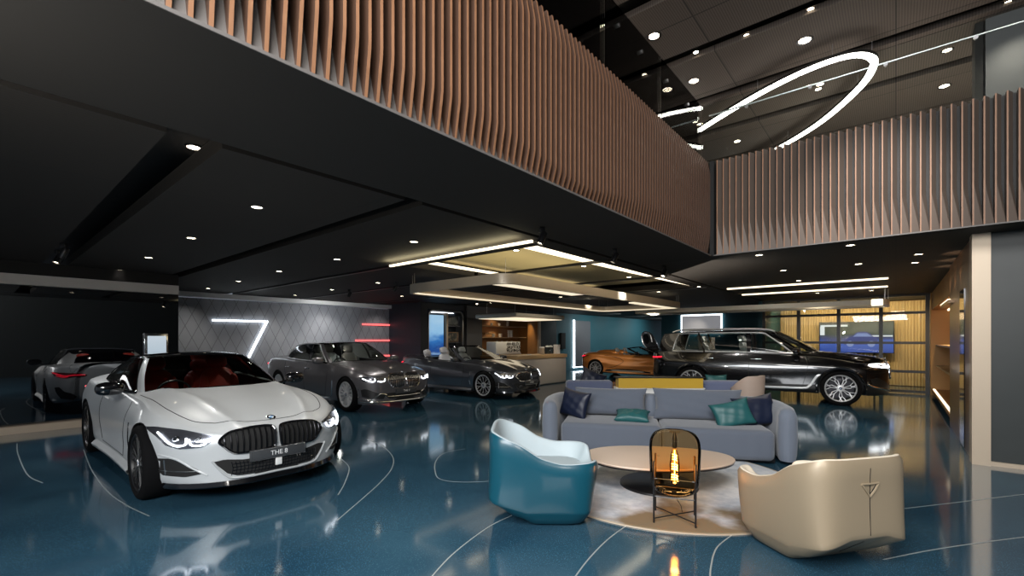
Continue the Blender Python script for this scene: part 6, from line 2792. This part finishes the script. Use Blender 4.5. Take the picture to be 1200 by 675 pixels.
# right hand niche
yn0, yn1 = at_x(1112, 400, XR)[1], YG - .1
nd = thing('display_niche', 'amber lit shelf niche in the right-hand wall beside the glass partition', 'shelf', (XR + .02, (yn0 + yn1) / 2, 0))
hh = (yn1 - yn0) / 2
g = G()
g.box(.0, .56, -hh, hh, .10, .16)
g.box(.0, .56, -hh, hh, 2.30, HC - .01)
g.box(.0, .56, -hh, -hh + .06, .16, 2.30)
g.build('surround', 'oak', nd, smooth=False)
for z in (.80, 1.35):
    g = G()
    g.box(.08, .56, -hh + .06, hh, z - .02, z + .02)
    g.build('shelf_board', 'shelf', nd, smooth=False)
g = G()
g.box(.30, .36, -hh + .06, hh - .1, 2.26, 2.30)
g.box(.02, .06, -hh + .06, hh - .1, .16, .18)
g.build('light_strip', 'warm_light', nd, smooth=False)
spot((XR + .2, 12.5, 2.2), (XR + .5, 13.5, .6), 120, 140, 1, (1, .7, .35))
spot((XR + .2, 15.0, 2.2), (XR + .5, 15.0, .6), 120, 140, 1, (1, .7, .35))
g = G()
g.rbox(-.16, .16, -.12, .12, 0, .42, .02)
bag = g.build('case', 'black')
bag.location = (XR + .28, 12.6, .16)
tag(bag, 'upright dark case on the floor of the amber niche', 'case')
for k, (y, z) in enumerate(((12.8, .82), (14.0, .82), (13.4, 1.37))):
    g = G()
    g.lathe(smooth_path([(.001, 0), (.06, 0), (.08, .08), (.04, .18), (.03, .24)], 4), 18)
    v_ = g.build('vase', 'bronze')
    v_.location = (XR + .3, y, z)
    tag(v_, ['bronze vase at the near end of the lower niche shelf', 'bronze vase at the far end of the lower niche shelf', 'bronze vase on the upper niche shelf'][k], 'vase')
# doors in bronze, wall washers over them
dr = thing('wall_light', 'warm linear wall light over the bronze panels of the right wall', 'light', (XR - .02, 11.1, 2.10))
g = G()
g.box(-.05, .02, -.85, .85, 0, .05)
g.build('housing', 'bronze', dr, smooth=False)
g = G()
g.box(-.055, -.02, -.83, .83, .05, .062)
g.build('light_strip', 'warm_light', dr, smooth=False)
for y in (9.3, 10.1, 10.9):
    spot((XR - .12, y, 2.18), (XR + .03, y, 2.75), 22, 50, .6, (1, .6, .35))
sbox('door_1', XR - .01, XR + .05, 8.75, 9.3, 0.02, 2.2, 'gloss_black')

# spots added without fixtures to brighten the tail of the nearest car
spot((-10.35, 2.0, 2.70), (-9.3, 2.0, .8), 90, 75, 1, (.95, .97, 1))
spot((-10.2, .6, 2.70), (-8.9, 1.2, .8), 90, 75, 1, (.95, .97, 1))
# spotlight on the fins at the right
spot((0.2, 3.0, 6.4), (-.25, 7.3, 3.15), 1700, 22, 1, (1, .95, .9))

spot((-6.2, 14.6, 2.72), (-8.2, 16.6, .6), 160, 100, 1, (1, .93, .82))  # spot added without a fixture to brighten the copper roadster
spot((-4.6, 9.5, 2.72), (-6.6, 9.3, .6), 90, 90, 1, (1, .96, .9))
spot((-3.0, 10.8, 2.72), (-2.4, 12.6, .8), 80, 100, 1, (1, .96, .9))
